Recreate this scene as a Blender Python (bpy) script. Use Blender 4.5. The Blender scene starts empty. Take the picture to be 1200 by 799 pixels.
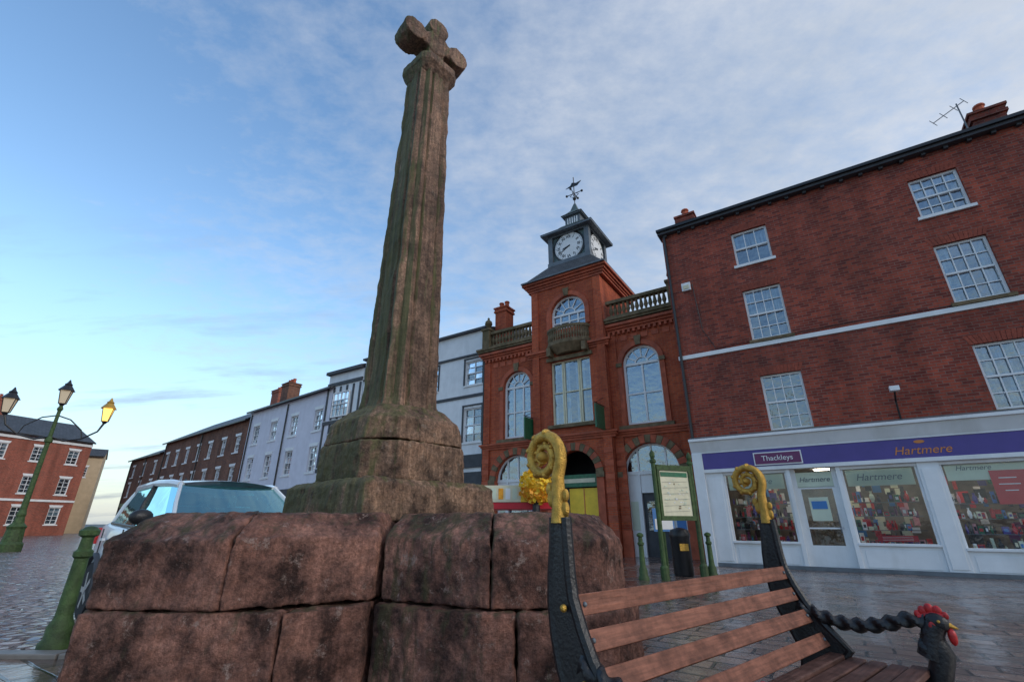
import bpy, math, random, bmesh
from mathutils import Vector, Matrix, noise
random.seed(7)
R=math.radians
scene=bpy.context.scene
# ------------------------------------------------------------------ materials
def newmat(name):
    m=bpy.data.materials.new(name); m.use_nodes=True
    nt=m.node_tree; b=nt.nodes['Principled BSDF']
    return m,nt,b
def N(nt,t,**k):
    n=nt.nodes.new(t)
    for a,v in k.items(): setattr(n,a,v)
    return n
def ramp(nt,stops):
    r=nt.nodes.new('ShaderNodeValToRGB'); e=r.color_ramp.elements
    while len(e)<len(stops): e.new(0.5)
    for i,(p,c) in enumerate(stops):
        e[i].position=p
        e[i].color=(c,c,c,1) if not isinstance(c,tuple) else (c[0],c[1],c[2],1)
    return r
def mixc(nt,fac,a,b,mode='MIX'):
    n=nt.nodes.new('ShaderNodeMix'); n.data_type='RGBA'; n.blend_type=mode
    for sock,v in ((n.inputs[0],fac),(n.inputs[6],a),(n.inputs[7],b)):
        if isinstance(v,(int,float)): sock.default_value=v
        elif isinstance(v,tuple): sock.default_value=(v[0],v[1],v[2],1)
        else: nt.links.new(v,sock)
    return n.outputs[2]
def objco(nt):
    return nt.nodes.new('ShaderNodeTexCoord').outputs['Object']
def noiset(nt,co,scale,detail=4,rough=.55,mapscale=None):
    if mapscale:
        mp=nt.nodes.new('ShaderNodeMapping'); mp.inputs['Scale'].default_value=mapscale
        nt.links.new(co,mp.inputs[0]); co=mp.outputs[0]
    n=nt.nodes.new('ShaderNodeTexNoise'); n.inputs['Scale'].default_value=scale
    n.inputs['Detail'].default_value=detail; n.inputs['Roughness'].default_value=rough
    nt.links.new(co,n.inputs['Vector']); return n.outputs['Fac']
def bump(nt,b,h,strength,dist):
    n=nt.nodes.new('ShaderNodeBump'); n.inputs['Strength'].default_value=strength
    n.inputs['Distance'].default_value=dist
    nt.links.new(h,n.inputs['Height']); nt.links.new(n.outputs[0],b.inputs['Normal'])
def plain(name,c,rough=.6,metal=0,var=.25,scale=6,bmp=.0,spec=.5,dirt=None):
    m,nt,b=newmat(name); co=objco(nt)
    n=noiset(nt,co,scale,5)
    dk=tuple(x*(1-var) for x in c); lt=tuple(min(1,x*(1+var*.6)) for x in c)
    r=ramp(nt,[(.3,dk),(.7,lt)]); nt.links.new(n,r.inputs[0]); col=r.outputs[0]
    if dirt:
        n2=noiset(nt,co,1.3,7,.65,(1,1,.25)); r2=ramp(nt,[(.48,0.),(.72,.7)]); nt.links.new(n2,r2.inputs[0])
        col=mixc(nt,r2.outputs[0],col,dirt)
    nt.links.new(col,b.inputs['Base Color'])
    b.inputs['Roughness'].default_value=rough; b.inputs['Metallic'].default_value=metal
    b.inputs['Specular IOR Level'].default_value=spec
    if bmp: bump(nt,b,noiset(nt,co,scale*5,6),bmp,.02)
    return m
def brick(name,c1,c2,mortar,dirt=(.05,.035,.03),bw=.235,bh=.078,dirtamt=.6):
    m,nt,b=newmat(name); co=objco(nt)
    sx=nt.nodes.new('ShaderNodeSeparateXYZ'); nt.links.new(co,sx.inputs[0])
    ad=N(nt,'ShaderNodeMath',operation='ADD'); nt.links.new(sx.outputs[0],ad.inputs[0]); nt.links.new(sx.outputs[1],ad.inputs[1])
    cb=nt.nodes.new('ShaderNodeCombineXYZ'); nt.links.new(ad.outputs[0],cb.inputs[0]); nt.links.new(sx.outputs[2],cb.inputs[1])
    t=nt.nodes.new('ShaderNodeTexBrick'); nt.links.new(cb.outputs[0],t.inputs['Vector'])
    t.inputs['Scale'].default_value=1; t.inputs['Brick Width'].default_value=bw; t.inputs['Row Height'].default_value=bh
    t.inputs['Mortar Size'].default_value=.009; t.inputs['Mortar Smooth'].default_value=.2; t.inputs['Bias'].default_value=-.05
    t.inputs['Color1'].default_value=(*c1,1); t.inputs['Color2'].default_value=(*c2,1); t.inputs['Mortar'].default_value=(*mortar,1)
    n=noiset(nt,co,.45,7,.65); r=ramp(nt,[(.38,.0),(.72,1.)]); nt.links.new(n,r.inputs[0])
    f=N(nt,'ShaderNodeMath',operation='MULTIPLY'); nt.links.new(r.outputs[0],f.inputs[0]); f.inputs[1].default_value=dirtamt
    col=mixc(nt,f.outputs[0],t.outputs[0],dirt)
    n2=noiset(nt,co,9,4,.7); r2=ramp(nt,[(.3,(.7,.68,.68)),(.7,(1.28,1.24,1.2))]); nt.links.new(n2,r2.inputs[0])
    col=mixc(nt,.6,col,r2.outputs[0],'MULTIPLY')
    n3=noiset(nt,co,1.3,7,.7,(1,1,.15)); r3=ramp(nt,[(.38,(.62,.6,.6)),(.6,(1.1,1.1,1.1))]); nt.links.new(n3,r3.inputs[0])
    col=mixc(nt,.7,col,r3.outputs[0],'MULTIPLY')
    nt.links.new(col,b.inputs['Base Color']); b.inputs['Roughness'].default_value=.85
    b.inputs['Specular IOR Level'].default_value=.25
    bump(nt,b,t.outputs['Fac'],-.5,.01)
    return m
M={}
M['brickA']=brick('brick_dark_red',(.44,.085,.048),(.18,.035,.028),(.25,.14,.11),dirtamt=.5)
M['brickB']=brick('brick_orange_red',(.56,.115,.045),(.38,.066,.033),(.32,.14,.085),dirt=(.2,.05,.03),dirtamt=.4)
M['brickE']=brick('brick_brown',(.30,.12,.07),(.16,.07,.05),(.22,.17,.14))
M['brickF']=brick('brick_red_far',(.42,.10,.06),(.28,.075,.05),(.28,.2,.16),dirtamt=.3)
M['terra']=plain('red_terracotta',(.46,.11,.055),.7,0,.3,4,.2,.3,(.15,.05,.035))
M['terraA']=plain('rubbed_brick_lintel',(.32,.075,.045),.8,0,.3,9,.2,.3,(.12,.04,.03))
M['stoneB']=plain('weathered_buff_stone',(.20,.145,.085),.85,0,.4,5,.4,.3,(.05,.055,.025))
M['white']=plain('white_paint',(.80,.81,.82),.45,0,.06,3,.0,.4,(.62,.62,.60))
M['whitewall']=plain('white_render',(.78,.80,.82),.8,0,.08,2,.1,.3,(.6,.62,.64))
M['lav']=plain('lavender_render',(.72,.71,.79),.8,0,.08,2,.1,.3,(.6,.59,.66))
M['tan']=plain('tan_render',(.55,.42,.27),.85,0,.12,2,.1)
M['black']=plain('black_paint',(.014,.014,.016),.38,0,.4,14,.25)
M['darktrim']=plain('dark_trim',(.05,.052,.06),.6,0,.3,4)
M['lead']=plain('lead_sheet',(.14,.16,.18),.5,.2,.25,4,.1)
M['purple']=plain('purple_fascia',(.075,.05,.26),.35,0,.1,3)
M['purpled']=plain('plum_sign',(.14,.02,.10),.35,0,.1,3)
M['gold']=plain('gold_paint',(.66,.38,.07),.38,.6,.4,38,.4,.5,(.30,.15,.03))
M['goldsign']=plain('gold_lettering',(.62,.22,.06),.45,.2,.1,3)
M['red']=plain('red_paint',(.55,.02,.02),.35,0,.35,30,.2)
M['redposter']=plain('red_poster',(.55,.015,.03),.5,0,.1,3)
M['green']=plain('green_paint',(.02,.15,.07),.35,0,.35,9,.1,.5,(.03,.06,.03))
M['mossgreen']=plain('mossy_green_iron',(.055,.10,.03),.6,0,.5,12,.5,.4,(.03,.035,.02))
M['cream']=plain('cream_panel',(.68,.64,.46),.5,0,.12,6)
M['palegreen']=plain('pale_green_blind',(.60,.66,.52),.6,0,.08,3)
M['yellow']=plain('yellow_panel',(.92,.60,.04),.5,0,.15,3)
M['orange']=plain('orange_petals',(.92,.36,.02),.6,0,.3,12)
M['skyblue']=plain('blue_panel',(.05,.2,.5),.4,0,.1,3)
M['copper']=plain('verdigris_lead',(.10,.14,.14),.55,.3,.3,5,.2)
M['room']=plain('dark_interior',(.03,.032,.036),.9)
M['warmroom']=plain('shop_interior',(.20,.17,.14),.9,0,.5,2)
M['tyre']=plain('tyre_rubber',(.02,.02,.022),.85)
M['rim']=plain('alloy_rim',(.45,.46,.48),.35,.8)
def slate():
    m,nt,b=newmat('slate_roof'); co=objco(nt)
    sx=nt.nodes.new('ShaderNodeSeparateXYZ'); nt.links.new(co,sx.inputs[0])
    cb=nt.nodes.new('ShaderNodeCombineXYZ'); nt.links.new(sx.outputs[0],cb.inputs[0]); nt.links.new(sx.outputs[2],cb.inputs[1])
    t=nt.nodes.new('ShaderNodeTexBrick'); nt.links.new(cb.outputs[0],t.inputs['Vector'])
    t.inputs['Scale'].default_value=1; t.inputs['Brick Width'].default_value=.3; t.inputs['Row Height'].default_value=.18
    t.inputs['Mortar Size'].default_value=.012
    t.inputs['Color1'].default_value=(.07,.075,.085,1); t.inputs['Color2'].default_value=(.045,.05,.055,1); t.inputs['Mortar'].default_value=(.02,.02,.02,1)
    nt.links.new(t.outputs[0],b.inputs['Base Color']); b.inputs['Roughness'].default_value=.6
    bump(nt,b,t.outputs['Fac'],-.5,.02); return m
M['slate']=slate()
def glass(name,tint,refl,wav=.25,gc=(.85,.92,1)):
    m,nt,b=newmat(name); nt.nodes.remove(b); out=nt.nodes['Material Output']
    tr=nt.nodes.new('ShaderNodeBsdfTransparent'); tr.inputs[0].default_value=(*tint,1)
    gl=nt.nodes.new('ShaderNodeBsdfGlossy'); gl.inputs['Roughness'].default_value=.03; gl.inputs[0].default_value=(*gc,1)
    fr=nt.nodes.new('ShaderNodeFresnel'); fr.inputs[0].default_value=1.5
    ma=N(nt,'ShaderNodeMath',operation='MULTIPLY_ADD'); nt.links.new(fr.outputs[0],ma.inputs[0]); ma.inputs[1].default_value=1.6; ma.inputs[2].default_value=refl; ma.use_clamp=True
    mx=nt.nodes.new('ShaderNodeMixShader'); nt.links.new(ma.outputs[0],mx.inputs[0]); nt.links.new(tr.outputs[0],mx.inputs[1]); nt.links.new(gl.outputs[0],mx.inputs[2])
    bp=nt.nodes.new('ShaderNodeBump'); bp.inputs['Strength'].default_value=wav; bp.inputs['Distance'].default_value=.03
    nt.links.new(noiset(nt,objco(nt),3.2,3),bp.inputs['Height']); nt.links.new(bp.outputs[0],gl.inputs['Normal'])
    nt.links.new(mx.outputs[0],out.inputs[0]); return m
M['glass']=glass('window_glass',(.55,.66,.72),.2,.8)
M['shopglass']=glass('shop_glass',(.9,.93,.93),.0,.15)
M['carglass']=glass('car_glass',(.16,.42,.42),.30,.05,(.6,.95,.95))
def curtain():
    m,nt,b=newmat('curtain'); co=objco(nt)
    n=noiset(nt,co,3,4,.6,(6,1,.5)); r=ramp(nt,[(.35,(.08,.11,.14)),(.62,(.60,.64,.66))]); nt.links.new(n,r.inputs[0])
    nt.links.new(r.outputs[0],b.inputs['Base Color']); b.inputs['Roughness'].default_value=.9; return m
M['curtain']=curtain()
M['pinkcurtain']=plain('pink_curtain',(.6,.28,.32),.8,0,.3,3)
def emis(name,c,s,base=(.8,.6,.3)):
    m,nt,b=newmat(name); b.inputs['Base Color'].default_value=(*base,1)
    b.inputs['Emission Color'].default_value=(*c,1); b.inputs['Emission Strength'].default_value=s; return m
M['lit']=emis('lit_lantern_glass',(1,.62,.14),1.7,(.6,.4,.1))
M['dimlit']=emis('lantern_glass',(1,.75,.45),.2,(.4,.36,.28))
M['shoplight']=emis('shop_ceiling_light',(1,.88,.72),12)
def stone(name,base1,base2,pale,moss,mossamt,palev=.62,bs=.6,palea=.8,crust=1.0,fine=.75,streak=.7):
    m,nt,b=newmat(name); co=objco(nt)
    n=noiset(nt,co,1.7,8,.65); r=ramp(nt,[(.34,base1),(.64,base2)]); nt.links.new(n,r.inputs[0]); col=r.outputs[0]
    n5=noiset(nt,co,3.2,12,.74); r5=ramp(nt,[(.41,(.14,.13,.13)),(.50,(.85,.83,.82)),(.64,(1.7,1.6,1.5))]); nt.links.new(n5,r5.inputs[0])
    col=mixc(nt,.9*crust,col,r5.outputs[0],'MULTIPLY')
    n6=noiset(nt,co,45,8,.75); r6=ramp(nt,[(.38,(.4,.4,.4)),(.62,(1.5,1.5,1.5))]); nt.links.new(n6,r6.inputs[0])
    col=mixc(nt,fine,col,r6.outputs[0],'MULTIPLY')
    n2=noiset(nt,co,9,12,.82); r2=ramp(nt,[(palev-.03,0.),(palev+.04,palea)]); nt.links.new(n2,r2.inputs[0])
    col=mixc(nt,r2.outputs[0],col,pale)
    g=nt.nodes.new('ShaderNodeNewGeometry'); sx=nt.nodes.new('ShaderNodeSeparateXYZ'); nt.links.new(g.outputs['Normal'],sx.inputs[0])
    a=N(nt,'ShaderNodeMath',operation='MULTIPLY_ADD'); nt.links.new(sx.outputs[0],a.inputs[0]); a.inputs[1].default_value=-.3; a.inputs[2].default_value=mossamt
    a2=N(nt,'ShaderNodeMath',operation='MULTIPLY_ADD'); nt.links.new(sx.outputs[2],a2.inputs[0]); a2.inputs[1].default_value=.22; nt.links.new(a.outputs[0],a2.inputs[2])
    n3=noiset(nt,co,3.5,9,.75,(3.2,3.2,.3)); a3=N(nt,'ShaderNodeMath',operation='MULTIPLY_ADD'); nt.links.new(n3,a3.inputs[0]); a3.inputs[1].default_value=1.7; nt.links.new(a2.outputs[0],a3.inputs[2])
    r3=ramp(nt,[(.78,0.),(1.,.8)]); nt.links.new(a3.outputs[0],r3.inputs[0])
    col=mixc(nt,r3.outputs[0],col,moss)
    n7=noiset(nt,co,7,7,.75,(4,4,.14)); r7=ramp(nt,[(.38,(.38,.36,.35)),(.6,(1.15,1.15,1.15))]); nt.links.new(n7,r7.inputs[0])
    col=mixc(nt,streak,col,r7.outputs[0],'MULTIPLY')
    nt.links.new(col,b.inputs['Base Color']); b.inputs['Roughness'].default_value=.72; b.inputs['Specular IOR Level'].default_value=.35
    h=mixc(nt,.4,noiset(nt,co,14,12,.8),noiset(nt,co,70,6,.7))
    bump(nt,b,h,bs,.05); return m
M['stone_base']=stone('rough_sandstone',(.19,.085,.062),(.36,.185,.14),(.52,.38,.32),(.09,.08,.035),-.22,.595,1.0,.8,1.0,.6,.45)
M['stone_col']=stone('weathered_sandstone_column',(.19,.115,.08),(.33,.205,.14),(.40,.34,.25),(.12,.13,.05),.06,.62,.7,.5,.7)
M['stone_sock']=stone('mossy_sandstone',(.19,.11,.075),(.35,.225,.15),(.44,.36,.28),(.15,.14,.05),-.04,.61,.9,.7,.9)
def wood(name,c):
    m,nt,b=newmat(name); co=objco(nt)
    n=noiset(nt,co,4,8,.6,(1.2,18,18)); r=ramp(nt,[(.3,tuple(x*.55 for x in c)),(.7,tuple(x*1.2 for x in c))]); nt.links.new(n,r.inputs[0])
    n2=noiset(nt,co,7,9,.75); r2=ramp(nt,[(.38,(.4,.36,.34)),(.58,(1.1,1.1,1.1))]); nt.links.new(n2,r2.inputs[0])
    nt.links.new(mixc(nt,.8,r.outputs[0],r2.outputs[0],'MULTIPLY'),b.inputs['Base Color']); b.inputs['Roughness'].default_value=.5
    b.inputs['Specular IOR Level'].default_value=.35
    bump(nt,b,n,.4,.01); return m
M['slat']=wood('stained_slat',(.29,.115,.072)); M['seatslat']=wood('seat_slat',(.14,.07,.055))
def carpaint():
    m,nt,b=newmat('white_car_paint'); co=objco(nt)
    n=noiset(nt,co,2,4); r=ramp(nt,[(.3,(.72,.75,.78)),(.7,(.80,.83,.85))]); nt.links.new(n,r.inputs[0]); nt.links.new(r.outputs[0],b.inputs['Base Color'])
    b.inputs['Roughness'].default_value=.3; b.inputs['Coat Weight'].default_value=.6; b.inputs['Coat Roughness'].default_value=.05; return m
M['car']=carpaint()
def setts(name,ang,bw,bh,c1,c2,mort,rlo,rhi):
    m,nt,b=newmat(name); co=objco(nt)
    mp=nt.nodes.new('ShaderNodeMapping'); mp.inputs['Rotation'].default_value=(0,0,ang); nt.links.new(co,mp.inputs[0])
    nz=nt.nodes.new('ShaderNodeTexNoise'); nz.inputs['Scale'].default_value=3.5; nt.links.new(mp.outputs[0],nz.inputs['Vector'])
    vm=N(nt,'ShaderNodeVectorMath',operation='SCALE'); nt.links.new(nz.outputs['Color'],vm.inputs[0]); vm.inputs['Scale'].default_value=.04
    va=N(nt,'ShaderNodeVectorMath',operation='ADD'); nt.links.new(mp.outputs[0],va.inputs[0]); nt.links.new(vm.outputs[0],va.inputs[1])
    t=nt.nodes.new('ShaderNodeTexBrick'); nt.links.new(va.outputs[0],t.inputs['Vector'])
    t.inputs['Scale'].default_value=1; t.inputs['Brick Width'].default_value=bw; t.inputs['Row Height'].default_value=bh
    t.inputs['Mortar Size'].default_value=.018; t.inputs['Mortar Smooth'].default_value=.4
    t.inputs['Color1'].default_value=(*c1,1); t.inputs['Color2'].default_value=(*c2,1); t.inputs['Mortar'].default_value=(*mort,1)
    n=noiset(nt,co,.7,7,.65); r=ramp(nt,[(.3,(.5,.5,.52)),(.7,(1.4,1.35,1.3))]); nt.links.new(n,r.inputs[0])
    n4=noiset(nt,co,25,4,.6); r4=ramp(nt,[(.3,(.7,.7,.7)),(.7,(1.2,1.2,1.2))]); nt.links.new(n4,r4.inputs[0])
    col=mixc(nt,.9,t.outputs[0],r.outputs[0],'MULTIPLY'); col=mixc(nt,.8,col,r4.outputs[0],'MULTIPLY')
    nt.links.new(col,b.inputs['Base Color'])
    n2=noiset(nt,co,.9,9,.7); r2=ramp(nt,[(.44,rlo),(.60,rhi)]); nt.links.new(n2,r2.inputs[0]); nt.links.new(r2.outputs[0],b.inputs['Roughness'])
    b.inputs['Specular IOR Level'].default_value=.8
    hs=N(nt,'ShaderNodeMath',operation='MULTIPLY_ADD'); nt.links.new(t.outputs['Fac'],hs.inputs[0]); hs.inputs[1].default_value=-1.6
    n3=noiset(nt,co,5,6,.65); nt.links.new(n3,hs.inputs[2])
    bump(nt,b,hs.outputs[0],.45,.02); return m
M['paving']=setts('wet_stone_paving',R(33.4),.45,.24,(.24,.16,.125),(.12,.082,.07),(.025,.02,.018),.05,.36)
def cobble():
    m,nt,b=newmat('cobbles'); co=objco(nt)
    v=nt.nodes.new('ShaderNodeTexVoronoi'); v.feature='DISTANCE_TO_EDGE'; v.inputs['Scale'].default_value=6; nt.links.new(co,v.inputs['Vector'])
    v2=nt.nodes.new('ShaderNodeTexVoronoi'); v2.inputs['Scale'].default_value=6; nt.links.new(co,v2.inputs['Vector'])
    r=ramp(nt,[(.0,(.025,.022,.022)),(.12,(.24,.185,.17))]); nt.links.new(v.outputs['Distance'],r.inputs[0])
    sp=nt.nodes.new('ShaderNodeSeparateColor'); nt.links.new(v2.outputs['Color'],sp.inputs[0])
    r2=ramp(nt,[(0,(.6,.57,.57)),(1,(1.4,1.35,1.35))]); nt.links.new(sp.outputs[0],r2.inputs[0])
    col=mixc(nt,1,r.outputs[0],r2.outputs[0],'MULTIPLY')
    n=noiset(nt,co,.4,6,.6); r3=ramp(nt,[(.35,(.6,.6,.62)),(.65,(1.25,1.22,1.2))]); nt.links.new(n,r3.inputs[0])
    col=mixc(nt,1,col,r3.outputs[0],'MULTIPLY')
    nt.links.new(col,b.inputs['Base Color']); b.inputs['Roughness'].default_value=.24; b.inputs['Specular IOR Level'].default_value=.7
    rb=ramp(nt,[(0,0.),(.2,1.)]); nt.links.new(v.outputs['Distance'],rb.inputs[0])
    bump(nt,b,rb.outputs[0],.9,.035); return m
M['cobble']=cobble()
M['asphalt']=plain('asphalt',(.06,.058,.056),.6,0,.3,1.5,.3)
M['kerb']=plain('kerb_stone',(.2,.18,.16),.5,0,.3,4,.3)
# ------------------------------------------------------------------ mesh builder
class MB:
    def __init__(s): s.v=[];s.f=[];s.m=[];s.mats=[];s.T=None
    def mi(s,k):
        if k not in s.mats: s.mats.append(k)
        return s.mats.index(k)
    def add(s,vs,fs,m):
        o=len(s.v)
        for p in vs:
            p=Vector(p)
            if s.T is not None: p=s.T@p
            s.v.append(p)
        i=s.mi(m)
        for f in fs: s.f.append([o+a for a in f]); s.m.append(i)
    def box(s,x0,x1,y0,y1,z0,z1,m):
        s.add([(x0,y0,z0),(x1,y0,z0),(x1,y1,z0),(x0,y1,z0),(x0,y0,z1),(x1,y0,z1),(x1,y1,z1),(x0,y1,z1)],
              [(0,3,2,1),(4,5,6,7),(0,1,5,4),(1,2,6,5),(2,3,7,6),(3,0,4,7)],m)
    def frus(s,p0,z0,p1,z1,m):
        n=len(p0); vs=[(x,y,z0) for x,y in p0]+[(x,y,z1) for x,y in p1]
        s.add(vs,[tuple(range(n-1,-1,-1)),tuple(range(n,2*n))]+[(i,(i+1)%n,n+(i+1)%n,n+i) for i in range(n)],m)
    def prism(s,p,z0,z1,m): s.frus(p,z0,p,z1,m)
    def xz(s,p,y0,y1,m):
        n=len(p); vs=[(x,y0,z) for x,z in p]+[(x,y1,z) for x,z in p]
        s.add(vs,[tuple(range(n)),tuple(range(2*n-1,n-1,-1))]+[(i,n+i,n+(i+1)%n,(i+1)%n) for i in range(n)],m)
    def yz(s,p,x0,x1,m):
        n=len(p); vs=[(x0,y,z) for y,z in p]+[(x1,y,z) for y,z in p]
        s.add(vs,[tuple(range(n)),tuple(range(2*n-1,n-1,-1))]+[(i,n+i,n+(i+1)%n,(i+1)%n) for i in range(n)],m)
    def lathe(s,c,prof,m,seg=14,rot=0):
        vs=[];fs=[];n=len(prof)
        for r,z in prof:
            for i in range(seg):
                a=rot+2*math.pi*i/seg; vs.append((c[0]+r*math.cos(a),c[1]+r*math.sin(a),z))
        for j in range(n-1):
            for i in range(seg):
                k=(i+1)%seg; fs.append((j*seg+i,j*seg+k,(j+1)*seg+k,(j+1)*seg+i))
        fs.append(tuple(range(seg-1,-1,-1))); fs.append(tuple((n-1)*seg+i for i in range(seg)))
        s.add(vs,fs,m)
    def tube(s,path,rad,m,seg=8,sq=None,twist=0):
        P=[Vector(p) for p in path]; n=len(P)
        if not isinstance(rad,(list,tuple)): rad=[rad]*n
        vs=[];fs=[]
        t0=(P[1]-P[0]).normalized(); up=Vector((0,0,1)) if abs(t0.z)<.9 else Vector((1,0,0))
        nrm=(up-t0*up.dot(t0)).normalized()
        for i in range(n):
            t=(P[min(i+1,n-1)]-P[max(i-1,0)]).normalized()
            nrm=(nrm-t*nrm.dot(t)).normalized(); b=t.cross(nrm)
            for k in range(seg):
                a=2*math.pi*k/seg; rr=rad[i]
                if twist: rr*=1+.3*math.cos(2*(a-twist*i))
                ca,sa=math.cos(a),math.sin(a)
                if sq: ca*=sq[0]; sa*=sq[1]
                vs.append(P[i]+nrm*(rr*ca)+b*(rr*sa))
        for j in range(n-1):
            for k in range(seg):
                l=(k+1)%seg; fs.append((j*seg+k,j*seg+l,(j+1)*seg+l,(j+1)*seg+k))
        fs.append(tuple(range(seg-1,-1,-1))); fs.append(tuple((n-1)*seg+k for k in range(seg)))
        s.add(vs,fs,m)
    def sphere(s,c,r,m,seg=12,sc=(1,1,1)):
        T0=s.T; L=Matrix.Translation(c)@Matrix.Diagonal((sc[0],sc[1],sc[2],1))
        s.T=(T0@L) if T0 is not None else L
        s.lathe((0,0),[(max(.001,r*math.sin(math.pi*j/8)),-r*math.cos(math.pi*j/8)) for j in range(9)],m,seg); s.T=T0
    def obj(s,name,parent=None,smooth=False,bevel=0,loc=None,rotz=0):
        me=bpy.data.meshes.new(name); me.from_pydata([tuple(v) for v in s.v],[],s.f)
        for k in s.mats: me.materials.append(M[k])
        for p,i in zip(me.polygons,s.m): p.material_index=i
        if smooth: me.polygons.foreach_set('use_smooth',[True]*len(me.polygons))
        bm=bmesh.new(); bm.from_mesh(me); bmesh.ops.recalc_face_normals(bm,faces=bm.faces); bm.to_mesh(me); bm.free()
        if smooth: me.set_sharp_from_angle(angle=R(40))
        o=bpy.data.objects.new(name,me); scene.collection.objects.link(o)
        if parent: o.parent=parent
        if loc: o.location=loc
        o.rotation_euler[2]=rotz
        if bevel:
            b=o.modifiers.new('b','BEVEL'); b.width=bevel; b.segments=2; b.limit_method='ANGLE'
        return o
def empty(name,loc=(0,0,0),rz=0):
    e=bpy.data.objects.new(name,None); e.location=loc; e.rotation_euler[2]=rz; e.empty_display_size=.2
    scene.collection.objects.link(e); return e
def wall(name,outer,holes,y0,th,mat,parent):
    cu=bpy.data.curves.new(name,'CURVE'); cu.dimensions='2D'; cu.fill_mode='BOTH'; cu.extrude=th/2
    for poly in [outer]+holes:
        sp=cu.splines.new('POLY'); sp.points.add(len(poly)-1)
        for i,(x,z) in enumerate(poly): sp.points[i].co=(x,z,0,1)
        sp.use_cyclic_u=True
    ob=bpy.data.objects.new('tmp',cu); scene.collection.objects.link(ob)
    dg=bpy.context.evaluated_depsgraph_get(); me=bpy.data.meshes.new_from_object(ob.evaluated_get(dg))
    bpy.data.objects.remove(ob)
    for v in me.vertices:
        x,z,e=v.co; v.co=(x,y0+th/2+e,z)
    bm=bmesh.new(); bm.from_mesh(me); bmesh.ops.remove_doubles(bm,verts=bm.verts,dist=1e-5); bmesh.ops.recalc_face_normals(bm,faces=bm.faces); bm.to_mesh(me); bm.free()
    me.materials.clear(); me.materials.append(M[mat])
    o=bpy.data.objects.new(name,me); scene.collection.objects.link(o); o.parent=parent; return o
def rect(x0,x1,z0,z1): return [(x0,z0),(x1,z0),(x1,z1),(x0,z1)]
def arch(x0,x1,z0,z1,n=14):
    r=(x1-x0)/2; cx=(x0+x1)/2; zs=z1-r
    return [(x0,z0),(x1,z0)]+[(cx+r*math.cos(math.pi*i/n),zs+r*math.sin(math.pi*i/n)) for i in range(n+1)]
def ring(mb,x0,x1,z1,w,y0,y1,m,n=14,z0=None):
    r=(x1-x0)/2; cx=(x0+x1)/2; zs=z1-r
    for i in range(n):
        a=math.pi*i/n; b=math.pi*(i+1)/n
        mb.xz([(cx+r*math.cos(a),zs+r*math.sin(a)),(cx+(r+w)*math.cos(a),zs+(r+w)*math.sin(a)),(cx+(r+w)*math.cos(b),zs+(r+w)*math.sin(b)),(cx+r*math.cos(b),zs+r*math.sin(b))],y0,y1,m)
    if z0 is not None:
        mb.box(x0-w,x0,y0,y1,z0,zs,m); mb.box(x1,x1+w,y0,y1,z0,zs,m)
def sash(mb,x0,x1,z0,z1,y,cols,rows,fr='white',fw=.06,bw=.025,cur='curtain',gl='glass',mode=0):
    mb.box(x0,x0+fw,y-.02,y+.06,z0,z1,fr); mb.box(x1-fw,x1,y-.02,y+.06,z0,z1,fr)
    mb.box(x0+fw,x1-fw,y-.02,y+.06,z0,z0+fw*1.2,fr); mb.box(x0+fw,x1-fw,y-.02,y+.06,z1-fw,z1,fr)
    zm=(z0+z1)/2; mb.box(x0+fw,x1-fw,y-.03,y+.05,zm-.025,zm+.025,fr)
    for i in range(1,cols):
        x=x0+fw+(x1-x0-2*fw)*i/cols; mb.box(x-bw/2,x+bw/2,y-.01,y+.03,z0+fw*1.2,z1-fw,fr)
    for j in range(1,rows):
        z=z0+(z1-z0)*j/rows
        if abs(z-zm)<.08: continue
        mb.box(x0+fw,x1-fw,y-.008,y+.028,z-bw/2,z+bw/2,fr)
    # individual panes, each very slightly out of plane like old glass
    for i in range(cols):
        for j in range(rows):
            xa=x0+fw+(x1-x0-2*fw)*i/cols; xb=x0+fw+(x1-x0-2*fw)*(i+1)/cols; za=z0+(z1-z0)*j/rows; zb=z0+(z1-z0)*(j+1)/rows
            t=random.uniform(-.008,.008); u=random.uniform(-.008,.008)
            mb.add([(xa,y+.044+t,za),(xb,y+.044-t,za),(xb,y+.044-t+u,zb),(xa,y+.044+t+u,zb)],[(0,1,2,3)],gl)
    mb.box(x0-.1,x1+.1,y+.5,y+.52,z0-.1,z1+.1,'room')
    h=z1-z0
    if mode==1: mb.box(x0,x1,y+.12,y+.13,z0+h*.5,z1,cur)
    elif mode==2: mb.box(x0,x1,y+.12,y+.13,z0+h*.12,z1,cur)
    elif mode==3:
        w=(x1-x0); mb.box(x0,x0+w*.3,y+.12,y+.13,z0,z1,cur); mb.box(x1-w*.3,x1,y+.12,y+.13,z0,z1,cur)
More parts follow.
